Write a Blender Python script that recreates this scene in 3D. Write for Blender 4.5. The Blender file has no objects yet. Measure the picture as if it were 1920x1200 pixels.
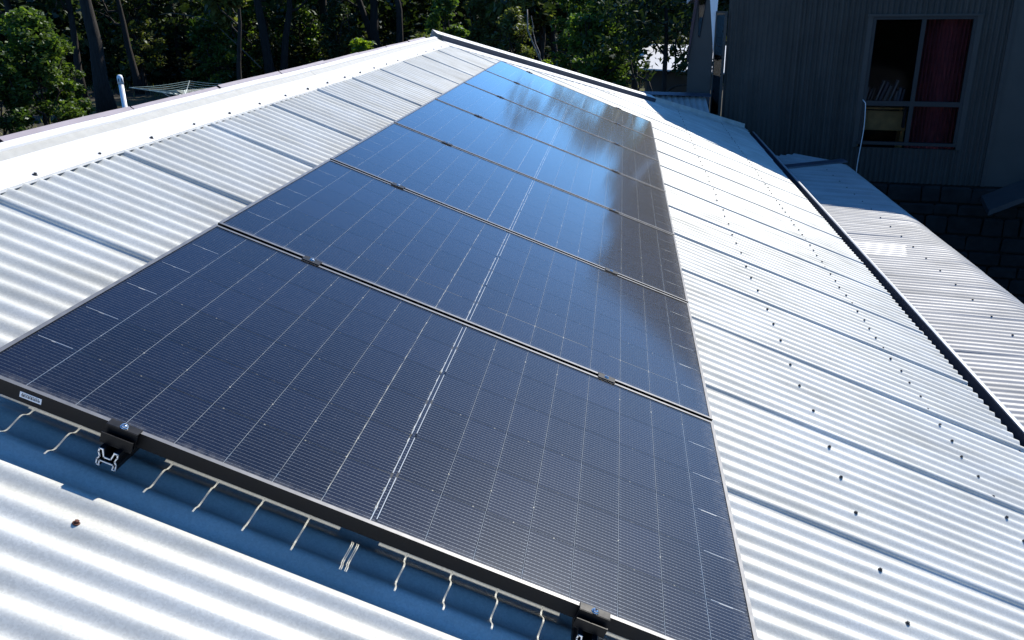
import bpy, math, random
import numpy as np
from mathutils import Vector, Matrix

random.seed(7)
rng = np.random.default_rng(7)
D = bpy.data
scene = bpy.context.scene
COL = scene.collection

# ------------------------------------------------------------------ camera
Z0 = 4.4                                   # height of the solar array's upper near corner above the ground
A = 0.3755                                 # pitch of the main roof (21.5 degrees)
CAM = np.array([1.3027, -1.4342, 0.6951])  # camera relative to that corner
YAW, PIT, ROL, FPX = -0.1280, 0.3685, -0.0159, 1595.68


def cam_axes():
    f = np.array([math.sin(YAW) * math.cos(PIT), math.cos(YAW) * math.cos(PIT), -math.sin(PIT)])
    r = np.array([math.cos(YAW), -math.sin(YAW), 0.0])
    u = np.cross(r, f)
    r2 = math.cos(ROL) * r + math.sin(ROL) * u
    u2 = -math.sin(ROL) * r + math.cos(ROL) * u
    return r2, u2, f


CR, CU, CF = cam_axes()
cam_data = D.cameras.new('camera')
cam = D.objects.new('camera', cam_data)
COL.objects.link(cam)
cam_data.sensor_width = 36.0
cam_data.lens = FPX / 1920.0 * 36.0
cam_data.clip_start = 0.05
cam_data.clip_end = 2000.0
cam.matrix_world = Matrix(((CR[0], CU[0], -CF[0], CAM[0]), (CR[1], CU[1], -CF[1], CAM[1]),
                           (CR[2], CU[2], -CF[2], CAM[2] + Z0), (0, 0, 0, 1)))
scene.camera = cam

# ------------------------------------------------------------------ sky, sun, exposure
SUN_AZ, SUN_EL = math.radians(33.7), math.radians(41.2)     # azimuth from +Y towards +X
world = D.worlds.new('World')
scene.world = world
world.use_nodes = True
wn = world.node_tree.nodes
wl = world.node_tree.links
sky = wn.new('ShaderNodeTexSky')
sky.sky_type = 'NISHITA'
sky.sun_disc = False
sky.sun_elevation = SUN_EL
sky.sun_rotation = SUN_AZ
sky.air_density = 1.0
sky.dust_density = 0.35
sky.ozone_density = 5.0
sky.altitude = 1500.0
bg = wn['Background']
bg.inputs['Strength'].default_value = 0.104
tint = wn.new('ShaderNodeMix')                 # the deep clear blue of this sky, the same in every direction
tint.data_type = 'RGBA'
tint.blend_type = 'MULTIPLY'
tint.inputs[0].default_value = 1.0
tint.inputs[7].default_value = (0.59, 1.14, 1.50, 1)
wl.new(sky.outputs['Color'], tint.inputs[6])
wl.new(tint.outputs[2], bg.inputs['Color'])
sun_data = D.lights.new('sun', 'SUN')
sun_data.energy = 5.0
sun_data.angle = math.radians(0.55)
sun_data.color = (1.0, 0.945, 0.845)
sun = D.objects.new('sun', sun_data)
COL.objects.link(sun)
SUN = np.array([math.sin(SUN_AZ) * math.cos(SUN_EL), math.cos(SUN_AZ) * math.cos(SUN_EL), math.sin(SUN_EL)])
sun.rotation_euler = Vector(tuple(SUN)).to_track_quat('Z', 'Y').to_euler()
sun.location = (10, 15, 25)
vs = scene.view_settings
vs.view_transform = 'Standard'
vs.look = 'None'
vs.exposure = 0.42
vs.gamma = 1.0
vs.use_curve_mapping = False

# ------------------------------------------------------------------ helpers
UX = np.array([math.cos(A), 0.0, -math.sin(A)])   # down the slope
NX = np.array([math.sin(A), 0.0, math.cos(A)])    # roof normal


def uvn(u, v, n):
    p = np.asarray(u)[..., None] * UX + np.asarray(n)[..., None] * NX
    p = p + np.asarray(v)[..., None] * np.array([0.0, 1.0, 0.0])
    return p + np.array([0, 0, Z0])


def ray(x, y):
    d = CR * ((x - 960) / FPX) - CU * ((y - 600) / FPX) + CF
    return d / np.linalg.norm(d)


def at(x, y, Y):
    """point on the sight line of a picture position, at the real distance Y along the ridge"""
    d = ray(x, y)
    t = (Y - CAM[1]) / d[1]
    return CAM + t * d + np.array([0, 0, Z0])


def on_ground(x, Y):
    p = at(x, 100, Y)
    return np.array([p[0], Y, 0.0])


def tag(o, label=None, cat=None, group=None, kind=None):
    if label: o['label'] = label
    if cat: o['category'] = cat
    if group: o['group'] = group
    if kind: o['kind'] = kind
    return o


def empty(name, loc, rot=(0, 0, 0), label=None, cat=None, group=None):
    o = D.objects.new(name, None)
    o.empty_display_size = 0.2
    o.location = tuple(loc)
    o.rotation_euler = rot
    COL.objects.link(o)
    return tag(o, label, cat, group)


def mesh_np(name, V, F, smooth=False):
    """V (n,3), F (m,k) arrays"""
    V = np.asarray(V, dtype=np.float32)
    F = np.asarray(F, dtype=np.int32)
    m = D.meshes.new(name)
    m.vertices.add(len(V))
    m.vertices.foreach_set('co', V.ravel())
    k = F.shape[1]
    m.loops.add(F.size)
    m.loops.foreach_set('vertex_index', F.ravel())
    m.polygons.add(len(F))
    m.polygons.foreach_set('loop_start', np.arange(0, F.size, k, dtype=np.int32))
    if smooth:
        m.polygons.foreach_set('use_smooth', np.ones(len(F), dtype=bool))
    m.update(calc_edges=True)
    return m


def mesh_py(name, V, F, smooth=False):
    m = D.meshes.new(name)
    m.from_pydata([tuple(map(float, v)) for v in V], [], [tuple(int(i) for i in f) for f in F])
    if smooth:
        m.polygons.foreach_set('use_smooth', np.ones(len(m.polygons), dtype=bool))
    m.update()
    return m


def link(name, mesh, mat, parent=None, loc=(0, 0, 0), rot=(0, 0, 0)):
    o = D.objects.new(name, mesh)
    if mat is not None and len(mesh.materials) == 0:
        mesh.materials.append(mat)
    o.location = tuple(loc)
    o.rotation_euler = rot
    COL.objects.link(o)
    if parent is not None:
        o.parent = parent
    return o


class MB:
    """collects verts and faces in one coordinate frame"""

    def __init__(self):
        self.V = []
        self.F = []

    def add(self, V, F):
        b = len(self.V)
        self.V += [tuple(v) for v in V]
        self.F += [tuple(b + i for i in f) for f in F]
        return self

    def box(self, x0, x1, y0, y1, z0, z1, bev=0.0):
        if bev <= 0:
            V = [(x, y, z) for z in (z0, z1) for y in (y0, y1) for x in (x0, x1)]
            F = [(0, 2, 3, 1), (4, 5, 7, 6), (0, 1, 5, 4), (2, 6, 7, 3), (0, 4, 6, 2), (1, 3, 7, 5)]
            return self.add(V, F)
        b = bev
        V = []
        for z, i in ((z0, b), (z0 + b, 0), (z1 - b, 0), (z1, b)):
            V += [(x0 + i, y0 + i, z), (x1 - i, y0 + i, z), (x1 - i, y1 - i, z), (x0 + i, y1 - i, z)]
        F = [(3, 2, 1, 0), (12, 13, 14, 15)]
        for k in range(3):
            for j in range(4):
                a, c = k * 4 + j, k * 4 + (j + 1) % 4
                F.append((a, c, c + 4, a + 4))
        return self.add(V, F)

    def tube(self, pts, rad, n=8, cap=True):
        pts = [Vector(tuple(map(float, p))) for p in pts]
        if not hasattr(rad, '__len__'):
            rad = [rad] * len(pts)
        V = []
        up = Vector((0.13, 0.31, 1))
        for i, p in enumerate(pts):
            d = (pts[min(i + 1, len(pts) - 1)] - pts[max(i - 1, 0)])
            if d.length < 1e-9: d = Vector((0, 0, 1))
            d.normalize()
            a = d.cross(up)
            if a.length < 1e-4: a = d.cross(Vector((1, 0, 0)))
            a.normalize()
            b = d.cross(a)
            for k in range(n):
                t = 2 * math.pi * k / n
                V.append(tuple(p + (a * math.cos(t) + b * math.sin(t)) * rad[i]))
        F = []
        for i in range(len(pts) - 1):
            for k in range(n):
                F.append((i * n + k, i * n + (k + 1) % n, (i + 1) * n + (k + 1) % n, (i + 1) * n + k))
        if cap:
            F.append(tuple(range(n - 1, -1, -1)))
            F.append(tuple((len(pts) - 1) * n + k for k in range(n)))
        return self.add(V, F)

    def prism(self, poly, fn, t0, t1):
        """extrude a 2-D polygon: fn(a, b, t) -> xyz"""
        n = len(poly)
        V = [fn(a, b, t0) for a, b in poly] + [fn(a, b, t1) for a, b in poly]
        F = [tuple(range(n - 1, -1, -1)), tuple(range(n, 2 * n))]
        F += [(i, (i + 1) % n, n + (i + 1) % n, n + i) for i in range(n)]
        return self.add(V, F)

    def strip(self, prof, fn, t0, t1, closed=False):
        """open profile swept from t0 to t1"""
        n = len(prof)
        V = [fn(a, b, t0) for a, b in prof] + [fn(a, b, t1) for a, b in prof]
        m = n if closed else n - 1
        return self.add(V, [(i, (i + 1) % n, n + (i + 1) % n, n + i) for i in range(m)])

    def shift(self, off):
        self.V = [(v[0] - off[0], v[1] - off[1], v[2] - off[2]) for v in self.V]
        return self

    def mesh(self, name, smooth=False):
        return mesh_py(name, self.V, self.F, smooth)

    def build(self, name, mat, parent=None, smooth=False, off=None):
        if off is not None: self.shift(off)
        return link(name, self.mesh(name, smooth), mat, parent)


def ploc(p):
    return np.array(p.location)


# ------------------------------------------------------------------ materials
def new_mat(name):
    m = D.materials.new(name)
    m.use_nodes = True
    nt = m.node_tree
    p = nt.nodes['Principled BSDF']
    return m, nt, p


def ramp(nt, fac, stops):
    r = nt.nodes.new('ShaderNodeValToRGB')
    el = r.color_ramp.elements
    el[0].position, el[0].color = stops[0][0], (*stops[0][1], 1)
    el[1].position, el[1].color = stops[-1][0], (*stops[-1][1], 1)
    for pos, c in stops[1:-1]:
        e = el.new(pos)
        e.color = (*c, 1)
    nt.links.new(fac, r.inputs['Fac'])
    return r.outputs['Color']


def noise(nt, scale, detail=3.0, vec=None, rough=0.55):
    n = nt.nodes.new('ShaderNodeTexNoise')
    n.inputs['Scale'].default_value = scale
    n.inputs['Detail'].default_value = detail
    n.inputs['Roughness'].default_value = rough
    if vec is not None: nt.links.new(vec, n.inputs['Vector'])
    return n.outputs['Fac']


def coords(nt, kind='Object', scale=(1, 1, 1), loc=(0, 0, 0), rot=(0, 0, 0)):
    t = nt.nodes.new('ShaderNodeTexCoord')
    m = nt.nodes.new('ShaderNodeMapping')
    m.inputs['Scale'].default_value = scale
    m.inputs['Location'].default_value = loc
    m.inputs['Rotation'].default_value = rot
    nt.links.new(t.outputs[kind], m.inputs['Vector'])
    return m.outputs['Vector']


def mapr(nt, val, a, b, c, d):
    n = nt.nodes.new('ShaderNodeMapRange')
    n.inputs['From Min'].default_value = a
    n.inputs['From Max'].default_value = b
    n.inputs['To Min'].default_value = c
    n.inputs['To Max'].default_value = d
    nt.links.new(val, n.inputs['Value'])
    return n.outputs['Result']


def mth(nt, op, a, b=None, c=None):
    n = nt.nodes.new('ShaderNodeMath')
    n.operation = op
    for i, v in enumerate((a, b, c)):
        if v is None: continue
        if isinstance(v, (int, float)):
            n.inputs[i].default_value = v
        else:
            nt.links.new(v, n.inputs[i])
    return n.outputs[0]


def mixc(nt, fac, a, b, blend='MIX'):
    n = nt.nodes.new('ShaderNodeMix')
    n.data_type = 'RGBA'
    n.blend_type = blend
    for sock, v in ((n.inputs[0], fac), (n.inputs[6], a), (n.inputs[7], b)):
        if isinstance(v, (int, float)):
            sock.default_value = v
        elif isinstance(v, tuple):
            sock.default_value = (*v, 1) if len(v) == 3 else v
        else:
            nt.links.new(v, sock)
    return n.outputs[2]


def bump(nt, p, h, strength, dist=0.01):
    b = nt.nodes.new('ShaderNodeBump')
    b.inputs['Strength'].default_value = strength
    b.inputs['Distance'].default_value = dist
    nt.links.new(h, b.inputs['Height'])
    nt.links.new(b.outputs['Normal'], p.inputs['Normal'])


def simple(name, color, rough=0.6, metal=0.0, var=0.15, scale=8.0, bmp=0.0, spec=0.5):
    m, nt, p = new_mat(name)
    c = coords(nt)
    f = noise(nt, scale, 4.0, c)
    lo = tuple(x * (1 - var) for x in color)
    hi = tuple(min(1, x * (1 + var)) for x in color)
    nt.links.new(ramp(nt, f, [(0.3, lo), (0.7, hi)]), p.inputs['Base Color'])
    p.inputs['Roughness'].default_value = rough
    p.inputs['Metallic'].default_value = metal
    p.inputs['Specular IOR Level'].default_value = spec
    if bmp > 0:
        bump(nt, p, noise(nt, scale * 6, 4.0, c), bmp)
    return m


def zinc(name, base=(0.585, 0.59, 0.56), rough=0.50, metal=0.13, tint=0.10, streak=(0.5, 9, 9)):
    """weathered zinc-aluminium sheet: fine spangle, dust streaks down the fall, dull patches"""
    m, nt, p = new_mat(name)
    c = coords(nt)
    cs = coords(nt, scale=streak)
    spang = nt.nodes.new('ShaderNodeTexVoronoi')
    spang.inputs['Scale'].default_value = 260.0
    nt.links.new(c, spang.inputs['Vector'])
    sp = nt.nodes.new('ShaderNodeSeparateColor')
    nt.links.new(spang.outputs['Color'], sp.inputs['Color'])
    f1 = noise(nt, 1.0, 5.0, cs)
    f2 = noise(nt, 2.2, 4.0, c)
    dirt = ramp(nt, f1, [(0.38, (1, 1, 1)), (0.72, (0.80, 0.79, 0.76))])
    pat = ramp(nt, f2, [(0.3, tuple(b * (1 - tint) for b in base)), (0.7, tuple(min(1, b * (1 + tint)) for b in base))])
    col = mixc(nt, 1.0, pat, dirt, 'MULTIPLY')
    spc = mapr(nt, sp.outputs[0], 0, 1, 0.90, 1.06)
    comb = nt.nodes.new('ShaderNodeCombineColor')
    for i in range(3): nt.links.new(spc, comb.inputs[i])
    col = mixc(nt, 1.0, col, comb.outputs[0], 'MULTIPLY')
    nt.links.new(col, p.inputs['Base Color'])
    p.inputs['Metallic'].default_value = metal
    p.inputs['Specular IOR Level'].default_value = 0.15
    r = mth(nt, 'ADD', mapr(nt, f1, 0.3, 0.75, rough - 0.05, rough + 0.12), mapr(nt, sp.outputs[1], 0, 1, -0.04, 0.04))
    nt.links.new(r, p.inputs['Roughness'])
    bump(nt, p, mth(nt, 'ADD', noise(nt, 3.0, 2.0, c), mth(nt, 'MULTIPLY', sp.outputs[2], 0.012)), 0.25, 0.006)
    return m


M = {}
M['zinc'] = zinc('zinc_roof')
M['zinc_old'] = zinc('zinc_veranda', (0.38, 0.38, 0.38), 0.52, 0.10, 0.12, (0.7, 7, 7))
M['zinc_patch'] = zinc('zinc_bright', (0.50, 0.50, 0.50), 0.45, 0.2, 0.05, (0.7, 7, 7))
M['cap'] = simple('capping_white', (0.66, 0.65, 0.63), 0.5, 0.1, 0.05, 5.0)
M['capband'] = simple('capping_band_shaded', (0.36, 0.355, 0.325), 0.6, 0.0, 0.10, 22.0)  # greyer than the cap: shade on the sloping upstand, put into the colour
M['mauve'] = simple('fascia_strip', (0.24, 0.205, 0.23), 0.6, 0.0, 0.12, 9.0)
M['gutter'] = simple('gutter_charcoal', (0.055, 0.065, 0.09), 0.4, 0.2, 0.2, 6.0)
M['gutter_lip'] = simple('gutter_lip', (0.55, 0.57, 0.60), 0.4, 0.6, 0.1, 9.0)
M['dark'] = simple('dark_void', (0.01, 0.01, 0.012), 0.9)
M['rust'] = simple('rusty_screw', (0.10, 0.035, 0.02), 0.7, 0.3, 0.35, 400.0)
M['screw'] = simple('screw_grey', (0.05, 0.05, 0.05), 0.6, 0.3, 0.3, 300.0)
M['rubber'] = simple('black_rubber', (0.012, 0.012, 0.013), 0.7)
M['alu_cut'] = simple('cut_aluminium', (0.93, 0.94, 0.95), 0.35, 0.55, 0.04, 200.0)
M['steel'] = simple('stainless_bolt', (0.75, 0.76, 0.78), 0.25, 0.9, 0.06, 300.0)
M['white'] = simple('white_label', (0.82, 0.83, 0.84), 0.55, 0, 0.03, 60.0)
M['pages'] = simple('book_pages', (0.20, 0.20, 0.19), 0.9)
M['ink'] = simple('label_ink', (0.03, 0.03, 0.04), 0.6)
M['pvc'] = simple('white_pvc', (0.80, 0.81, 0.83), 0.35, 0, 0.06, 5.0)


def black_anodised():
    m, nt, p = new_mat('black_anodised')
    c = coords(nt)
    f = noise(nt, 40, 3, c)
    nt.links.new(ramp(nt, f, [(0.3, (0.004, 0.004, 0.005)), (0.7, (0.008, 0.008, 0.009))]), p.inputs['Base Color'])
    nt.links.new(mapr(nt, f, 0.3, 0.7, 0.40, 0.52), p.inputs['Roughness'])
    p.inputs['Specular IOR Level'].default_value = 0.22
    return m


M['frame'] = black_anodised()
M['lip'] = simple('sunlit_frame_lip', (0.15, 0.15, 0.153), 0.42, 0.35, 0.18, 30.0)  # paler than the frame: sun and sky glancing off the lip, put into the colour


def cell_mat():
    """half-cut monocrystalline cell: dark blue silicon, 16 wires along u, dusty scatter"""
    m, nt, p = new_mat('silicon_cell')
    t = nt.nodes.new('ShaderNodeTexCoord')
    s = nt.nodes.new('ShaderNodeSeparateXYZ')
    nt.links.new(t.outputs['Object'], s.inputs[0])
    u, v = s.outputs[0], s.outputs[1]
    ph = mth(nt, 'FRACT', mth(nt, 'ADD', mth(nt, 'DIVIDE', v, 0.182 / 16), 64.5))
    d = mth(nt, 'ABSOLUTE', mth(nt, 'SUBTRACT', ph, 0.5))
    wire = mth(nt, 'LESS_THAN', d, 0.047)
    pr = mth(nt, 'FRACT', mth(nt, 'ADD', mth(nt, 'DIVIDE', u, 0.0088), 50.0))
    pad = mth(nt, 'MULTIPLY', mth(nt, 'LESS_THAN', mth(nt, 'ABSOLUTE', mth(nt, 'SUBTRACT', pr, 0.5)), 0.12),
              mth(nt, 'LESS_THAN', d, 0.085))
    endw = mth(nt, 'MULTIPLY', mth(nt, 'GREATER_THAN', mth(nt, 'ABSOLUTE', u), 0.0455), mth(nt, 'LESS_THAN', d, 0.075))
    wires = mth(nt, 'MAXIMUM', mth(nt, 'MAXIMUM', wire, pad), endw)
    info = nt.nodes.new('ShaderNodeObjectInfo')
    base = ramp(nt, info.outputs['Random'], [(0.0, (0.0026, 0.0046, 0.015)), (1.0, (0.0060, 0.0092, 0.026))])
    g = coords(nt, scale=(1, 1, 1))
    col = mixc(nt, wires, base, (0.072, 0.080, 0.097))
    nt.links.new(col, p.inputs['Base Color'])
    nt.links.new(mth(nt, 'MULTIPLY', wires, 0.4), p.inputs['Metallic'])
    nt.links.new(mth(nt, 'ADD', 0.22, mth(nt, 'MULTIPLY', wires, 0.2)), p.inputs['Roughness'])
    p.inputs['Specular IOR Level'].default_value = 0.12
    return m


def glass_mat(name='panel_glass', rough=0.095, dust=0.006, tint=(0.93, 0.95, 0.96), dusty=True, ior=1.50):
    """solar glass: Fresnel reflection over clear transmission with a thin film of dust"""
    m = D.materials.new(name)
    m.use_nodes = True
    nt = m.node_tree
    nt.nodes.remove(nt.nodes['Principled BSDF'])
    out = nt.nodes['Material Output']
    tr = nt.nodes.new('ShaderNodeBsdfTransparent')
    tr.inputs['Color'].default_value = (*tint, 1)
    gl = nt.nodes.new('ShaderNodeBsdfGlossy')
    gl.inputs['Roughness'].default_value = rough
    hz = nt.nodes.new('ShaderNodeBsdfGlossy')          # wide lobe of the textured, dusty surface
    hz.inputs['Roughness'].default_value = 0.42
    gm = nt.nodes.new('ShaderNodeMixShader')
    gm.inputs[0].default_value = 0.045 if dusty else 0.0
    nt.links.new(gl.outputs[0], gm.inputs[1])
    nt.links.new(hz.outputs[0], gm.inputs[2])
    fr = nt.nodes.new('ShaderNodeFresnel')
    gb_ = nt.nodes.new('ShaderNodeNewGeometry')        # a thin pane: the same Fresnel from both of its faces
    nt.links.new(mapr(nt, gb_.outputs['Backfacing'], 0, 1, ior, 1.0 / ior), fr.inputs['IOR'])
    mx = nt.nodes.new('ShaderNodeMixShader')
    refl = fr.outputs[0]
    if dusty:                                          # anti-reflective glass: weak face-on, strong at a low angle
        refl = mth(nt, 'MINIMUM', mth(nt, 'MULTIPLY', mth(nt, 'POWER', fr.outputs[0], 1.6), 2.55), 1.0)
    nt.links.new(refl, mx.inputs[0])
    nt.links.new(tr.outputs[0], mx.inputs[1])
    nt.links.new(gm.outputs[0], mx.inputs[2])
    last = mx.outputs[0]
    if dusty:
        geo = nt.nodes.new('ShaderNodeNewGeometry')
        df = nt.nodes.new('ShaderNodeBsdfDiffuse')
        df.inputs['Color'].default_value = (0.50, 0.49, 0.47, 1)
        f1 = noise(nt, 2.3, 6.0, geo.outputs['Position'], 0.65)
        f2 = noise(nt, 60.0, 3.0, geo.outputs['Position'])
        sp = nt.nodes.new('ShaderNodeTexVoronoi')
        sp.inputs['Scale'].default_value = 75.0
        nt.links.new(geo.outputs['Position'], sp.inputs['Vector'])
        specks = mth(nt, 'LESS_THAN', sp.outputs['Distance'], 0.10)
        amt = mth(nt, 'ADD', mth(nt, 'MULTIPLY', mapr(nt, f1, 0.35, 0.7, 0.35, 1.3), dust),
                  mth(nt, 'MULTIPLY', mapr(nt, f2, 0.42, 0.72, 0.0, 1.0), dust * 1.6))
        amt = mth(nt, 'ADD', amt, mth(nt, 'MULTIPLY', mth(nt, 'MULTIPLY', specks, mapr(nt, f2, 0.4, 0.65, 0.0, 1.0)), 0.16))
        tc = nt.nodes.new('ShaderNodeTexCoord')
        sx = nt.nodes.new('ShaderNodeSeparateXYZ')
        nt.links.new(tc.outputs['Object'], sx.inputs[0])
        # grime left where water stands against the frame
        e1 = mapr(nt, sx.outputs[1], 0.010, 0.034, 1.0, 0.0)
        e2 = mapr(nt, sx.outputs[0], 1.762 - 0.055, 1.762 - 0.010, 0.0, 1.0)
        edge = mth(nt, 'MULTIPLY', mth(nt, 'MAXIMUM', e1, e2), mapr(nt, f2, 0.35, 0.65, 0.02, 0.13))
        amt = mth(nt, 'ADD', amt, edge)
        mx2 = nt.nodes.new('ShaderNodeMixShader')
        nt.links.new(amt, mx2.inputs[0])
        nt.links.new(last, mx2.inputs[1])
        nt.links.new(df.outputs[0], mx2.inputs[2])
        last = mx2.outputs[0]
    nt.links.new(last, out.inputs['Surface'])
    return m


M['cell'] = cell_mat()
M['glass'] = glass_mat()
M['pane'] = glass_mat('window_glass', 0.02, 0, (0.70, 0.72, 0.74), False, 1.11)
M['pane_slot'] = glass_mat('slot_glass', 0.02, 0, (0.4, 0.42, 0.44), False, 1.5)
M['ribbon'] = simple('bus_ribbon', (0.30, 0.33, 0.38), 0.55, 0.1, 0.1, 90.0)
M['strip'] = simple('gap_strip', (0.36, 0.39, 0.44), 0.6, 0.0, 0.3, 25.0)  # pale colour imitates light scattered by the glass between cells
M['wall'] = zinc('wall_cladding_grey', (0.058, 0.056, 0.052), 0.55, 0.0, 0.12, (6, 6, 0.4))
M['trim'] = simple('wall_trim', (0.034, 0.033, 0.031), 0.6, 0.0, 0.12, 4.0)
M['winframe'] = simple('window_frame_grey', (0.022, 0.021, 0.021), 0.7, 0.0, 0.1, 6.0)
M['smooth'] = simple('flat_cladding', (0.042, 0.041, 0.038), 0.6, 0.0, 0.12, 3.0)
M['pale'] = simple('pale_panel', (0.78, 0.78, 0.80), 0.5, 0.0, 0.05, 5.0)
M['maroon'] = simple('maroon_barge', (0.05, 0.022, 0.03), 0.6, 0.0, 0.2, 4.0)
M['stone'] = simple('dark_stone', (0.011, 0.0105, 0.010), 0.95, 0.0, 0.6, 5.0, 0.6)
M['mortar'] = simple('stone_mortar', (0.011, 0.0105, 0.010), 0.95, 0.0, 0.3, 9.0, 0.4)
M['beam'] = simple('awning_blue_grey', (0.045, 0.044, 0.046), 0.7, 0.0, 0.1, 5.0)
M['timber'] = simple('ply_desk_front', (0.62, 0.34, 0.11), 0.55, 0.0, 0.25, 6.0)
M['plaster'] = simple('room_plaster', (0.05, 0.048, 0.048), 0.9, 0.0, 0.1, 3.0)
M['brickhouse'] = simple('rendered_wall', (0.42, 0.38, 0.33), 0.85, 0.0, 0.12, 3.0, 0.2)
M['cord'] = simple('white_cord', (0.75, 0.75, 0.76), 0.5)
M['wire'] = simple('green_line', (0.35, 0.46, 0.40), 0.45)
M['galv'] = simple('galvanised_pipe', (0.32, 0.36, 0.36), 0.4, 0.5, 0.15, 8.0)
M['stumpbark'] = simple('weathered_timber', (0.20, 0.18, 0.16), 0.9, 0.0, 0.4, 9.0, 0.6)
M['stumptop'] = simple('cut_timber', (0.38, 0.34, 0.30), 0.9, 0.0, 0.25, 12.0, 0.3)


def curtain_mat():
    m, nt, p = new_mat('curtain_plum')
    c = coords(nt, scale=(1, 1, 0.12))
    f = noise(nt, 22, 3, c)
    nt.links.new(ramp(nt, f, [(0.3, (0.20, 0.035, 0.040)), (0.7, (0.36, 0.07, 0.075))]), p.inputs['Base Color'])
    p.inputs['Roughness'].default_value = 0.9
    return m


M['curtain'] = curtain_mat()


def leaf_mat(name, dark, light, trans=0.45, gloss=0.02, bias=0.5):
    m = D.materials.new(name)
    m.use_nodes = True
    nt = m.node_tree
    nt.nodes.remove(nt.nodes['Principled BSDF'])
    out = nt.nodes['Material Output']
    geo = nt.nodes.new('ShaderNodeNewGeometry')
    mid = tuple((a + b) / 2 for a, b in zip(dark, light))
    col = ramp(nt, geo.outputs['Random Per Island'], [(0.0, dark), (bias, mid), (1.0, light)])
    di = nt.nodes.new('ShaderNodeBsdfDiffuse')
    tl = nt.nodes.new('ShaderNodeBsdfTranslucent')
    gl = nt.nodes.new('ShaderNodeBsdfGlossy')
    gl.inputs['Roughness'].default_value = 0.6
    gl.inputs['Color'].default_value = (0.8, 0.85, 0.85, 1)
    nt.links.new(col, di.inputs['Color'])
    tc = mixc(nt, 1.0, col, (1.5, 1.7, 0.55), 'MULTIPLY')
    nt.links.new(tc, tl.inputs['Color'])
    m1 = nt.nodes.new('ShaderNodeMixShader')
    m1.inputs[0].default_value = trans
    nt.links.new(di.outputs[0], m1.inputs[1])
    nt.links.new(tl.outputs[0], m1.inputs[2])
    fr = nt.nodes.new('ShaderNodeFresnel')
    fr.inputs['IOR'].default_value = 1.35
    m2 = nt.nodes.new('ShaderNodeMixShader')
    nt.links.new(mth(nt, 'MULTIPLY', fr.outputs[0], gloss * 4), m2.inputs[0])
    nt.links.new(m1.outputs[0], m2.inputs[1])
    nt.links.new(gl.outputs[0], m2.inputs[2])
    nt.links.new(m2.outputs[0], out.inputs['Surface'])
    return m


M['leaf_bright'] = leaf_mat('leaf_bright', (0.040, 0.072, 0.018), (0.13, 0.18, 0.045), 0.5)
M['leaf_mid'] = leaf_mat('leaf_mid', (0.030, 0.055, 0.014), (0.075, 0.12, 0.030), 0.42)
M['leaf_olive'] = leaf_mat('leaf_olive', (0.05, 0.062, 0.022), (0.16, 0.17, 0.06), 0.42)
M['leaf_dark'] = leaf_mat('leaf_dark', (0.022, 0.036, 0.016), (0.050, 0.072, 0.030), 0.3)
M['leaf_under'] = leaf_mat('leaf_under', (0.020, 0.028, 0.012), (0.060, 0.066, 0.030), 0.3)
M['leaf_yellow'] = leaf_mat('leaf_yellow', (0.08, 0.12, 0.014), (0.22, 0.28, 0.04), 0.5)


def bark_mat(name, a, b):
    m, nt, p = new_mat(name)
    c = coords(nt, scale=(6, 6, 0.7))
    f = noise(nt, 3.0, 6.0, c, 0.65)
    nt.links.new(ramp(nt, f, [(0.32, a), (0.7, b)]), p.inputs['Base Color'])
    p.inputs['Roughness'].default_value = 0.95
    bump(nt, p, f, 0.8, 0.04)
    return m


M['bark'] = bark_mat('gum_bark_dark', (0.010, 0.008, 0.007), (0.042, 0.034, 0.029))
M['bark_mid'] = bark_mat('gum_bark_mid', (0.06, 0.05, 0.045), (0.15, 0.13, 0.11))
M['bark_pale'] = bark_mat('gum_bark_pale', (0.16, 0.14, 0.12), (0.34, 0.31, 0.28))


def ground_mat():
    m, nt, p = new_mat('bush_ground')
    g = nt.nodes.new('ShaderNodeNewGeometry')
    f1 = noise(nt, 0.16, 5.0, g.outputs['Position'], 0.6)
    f2 = noise(nt, 2.5, 6.0, g.outputs['Position'], 0.7)
    f3 = noise(nt, 14.0, 4.0, g.outputs['Position'], 0.7)
    a = ramp(nt, f1, [(0.36, (0.020, 0.018, 0.012)), (0.5, (0.045, 0.038, 0.023)), (0.60, (0.085, 0.085, 0.026)), (0.75, (0.10, 0.085, 0.05))])
    b = ramp(nt, f2, [(0.3, (0.35, 0.35, 0.35)), (0.7, (1.25, 1.2, 1.1))])
    c = ramp(nt, f3, [(0.3, (0.6, 0.6, 0.6)), (0.7, (1.2, 1.2, 1.2))])
    col = mixc(nt, 1.0, mixc(nt, 1.0, a, b, 'MULTIPLY'), c, 'MULTIPLY')
    nt.links.new(col, p.inputs['Base Color'])
    p.inputs['Roughness'].default_value = 0.95
    bump(nt, p, f2, 0.6, 0.08)
    return m


M['ground'] = ground_mat()
M['grass'] = leaf_mat('dry_grass', (0.14, 0.13, 0.05), (0.34, 0.31, 0.14), 0.35, 0.05)

# ------------------------------------------------------------------ ground
R = 600.0
gv = []
gf = []
NG = 40
xs = np.concatenate([-np.geomspace(R, 6, NG // 2), np.geomspace(6, R, NG // 2)])
for j, y in enumerate(xs):
    for i, x in enumerate(xs):
        far = max(0.0, math.hypot(x, y) - 50) / 60
        gv.append((x, y + 8, 0.25 * math.sin(x * 0.13 + 1) * math.cos(y * 0.11) * min(1, far)))
for j in range(NG - 1):
    for i in range(NG - 1):
        gf.append((j * NG + i, j * NG + i + 1, (j + 1) * NG + i + 1, (j + 1) * NG + i))
g = link('ground', mesh_py('ground', gv, gf, True), M['ground'])
g['kind'] = 'structure'

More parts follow.
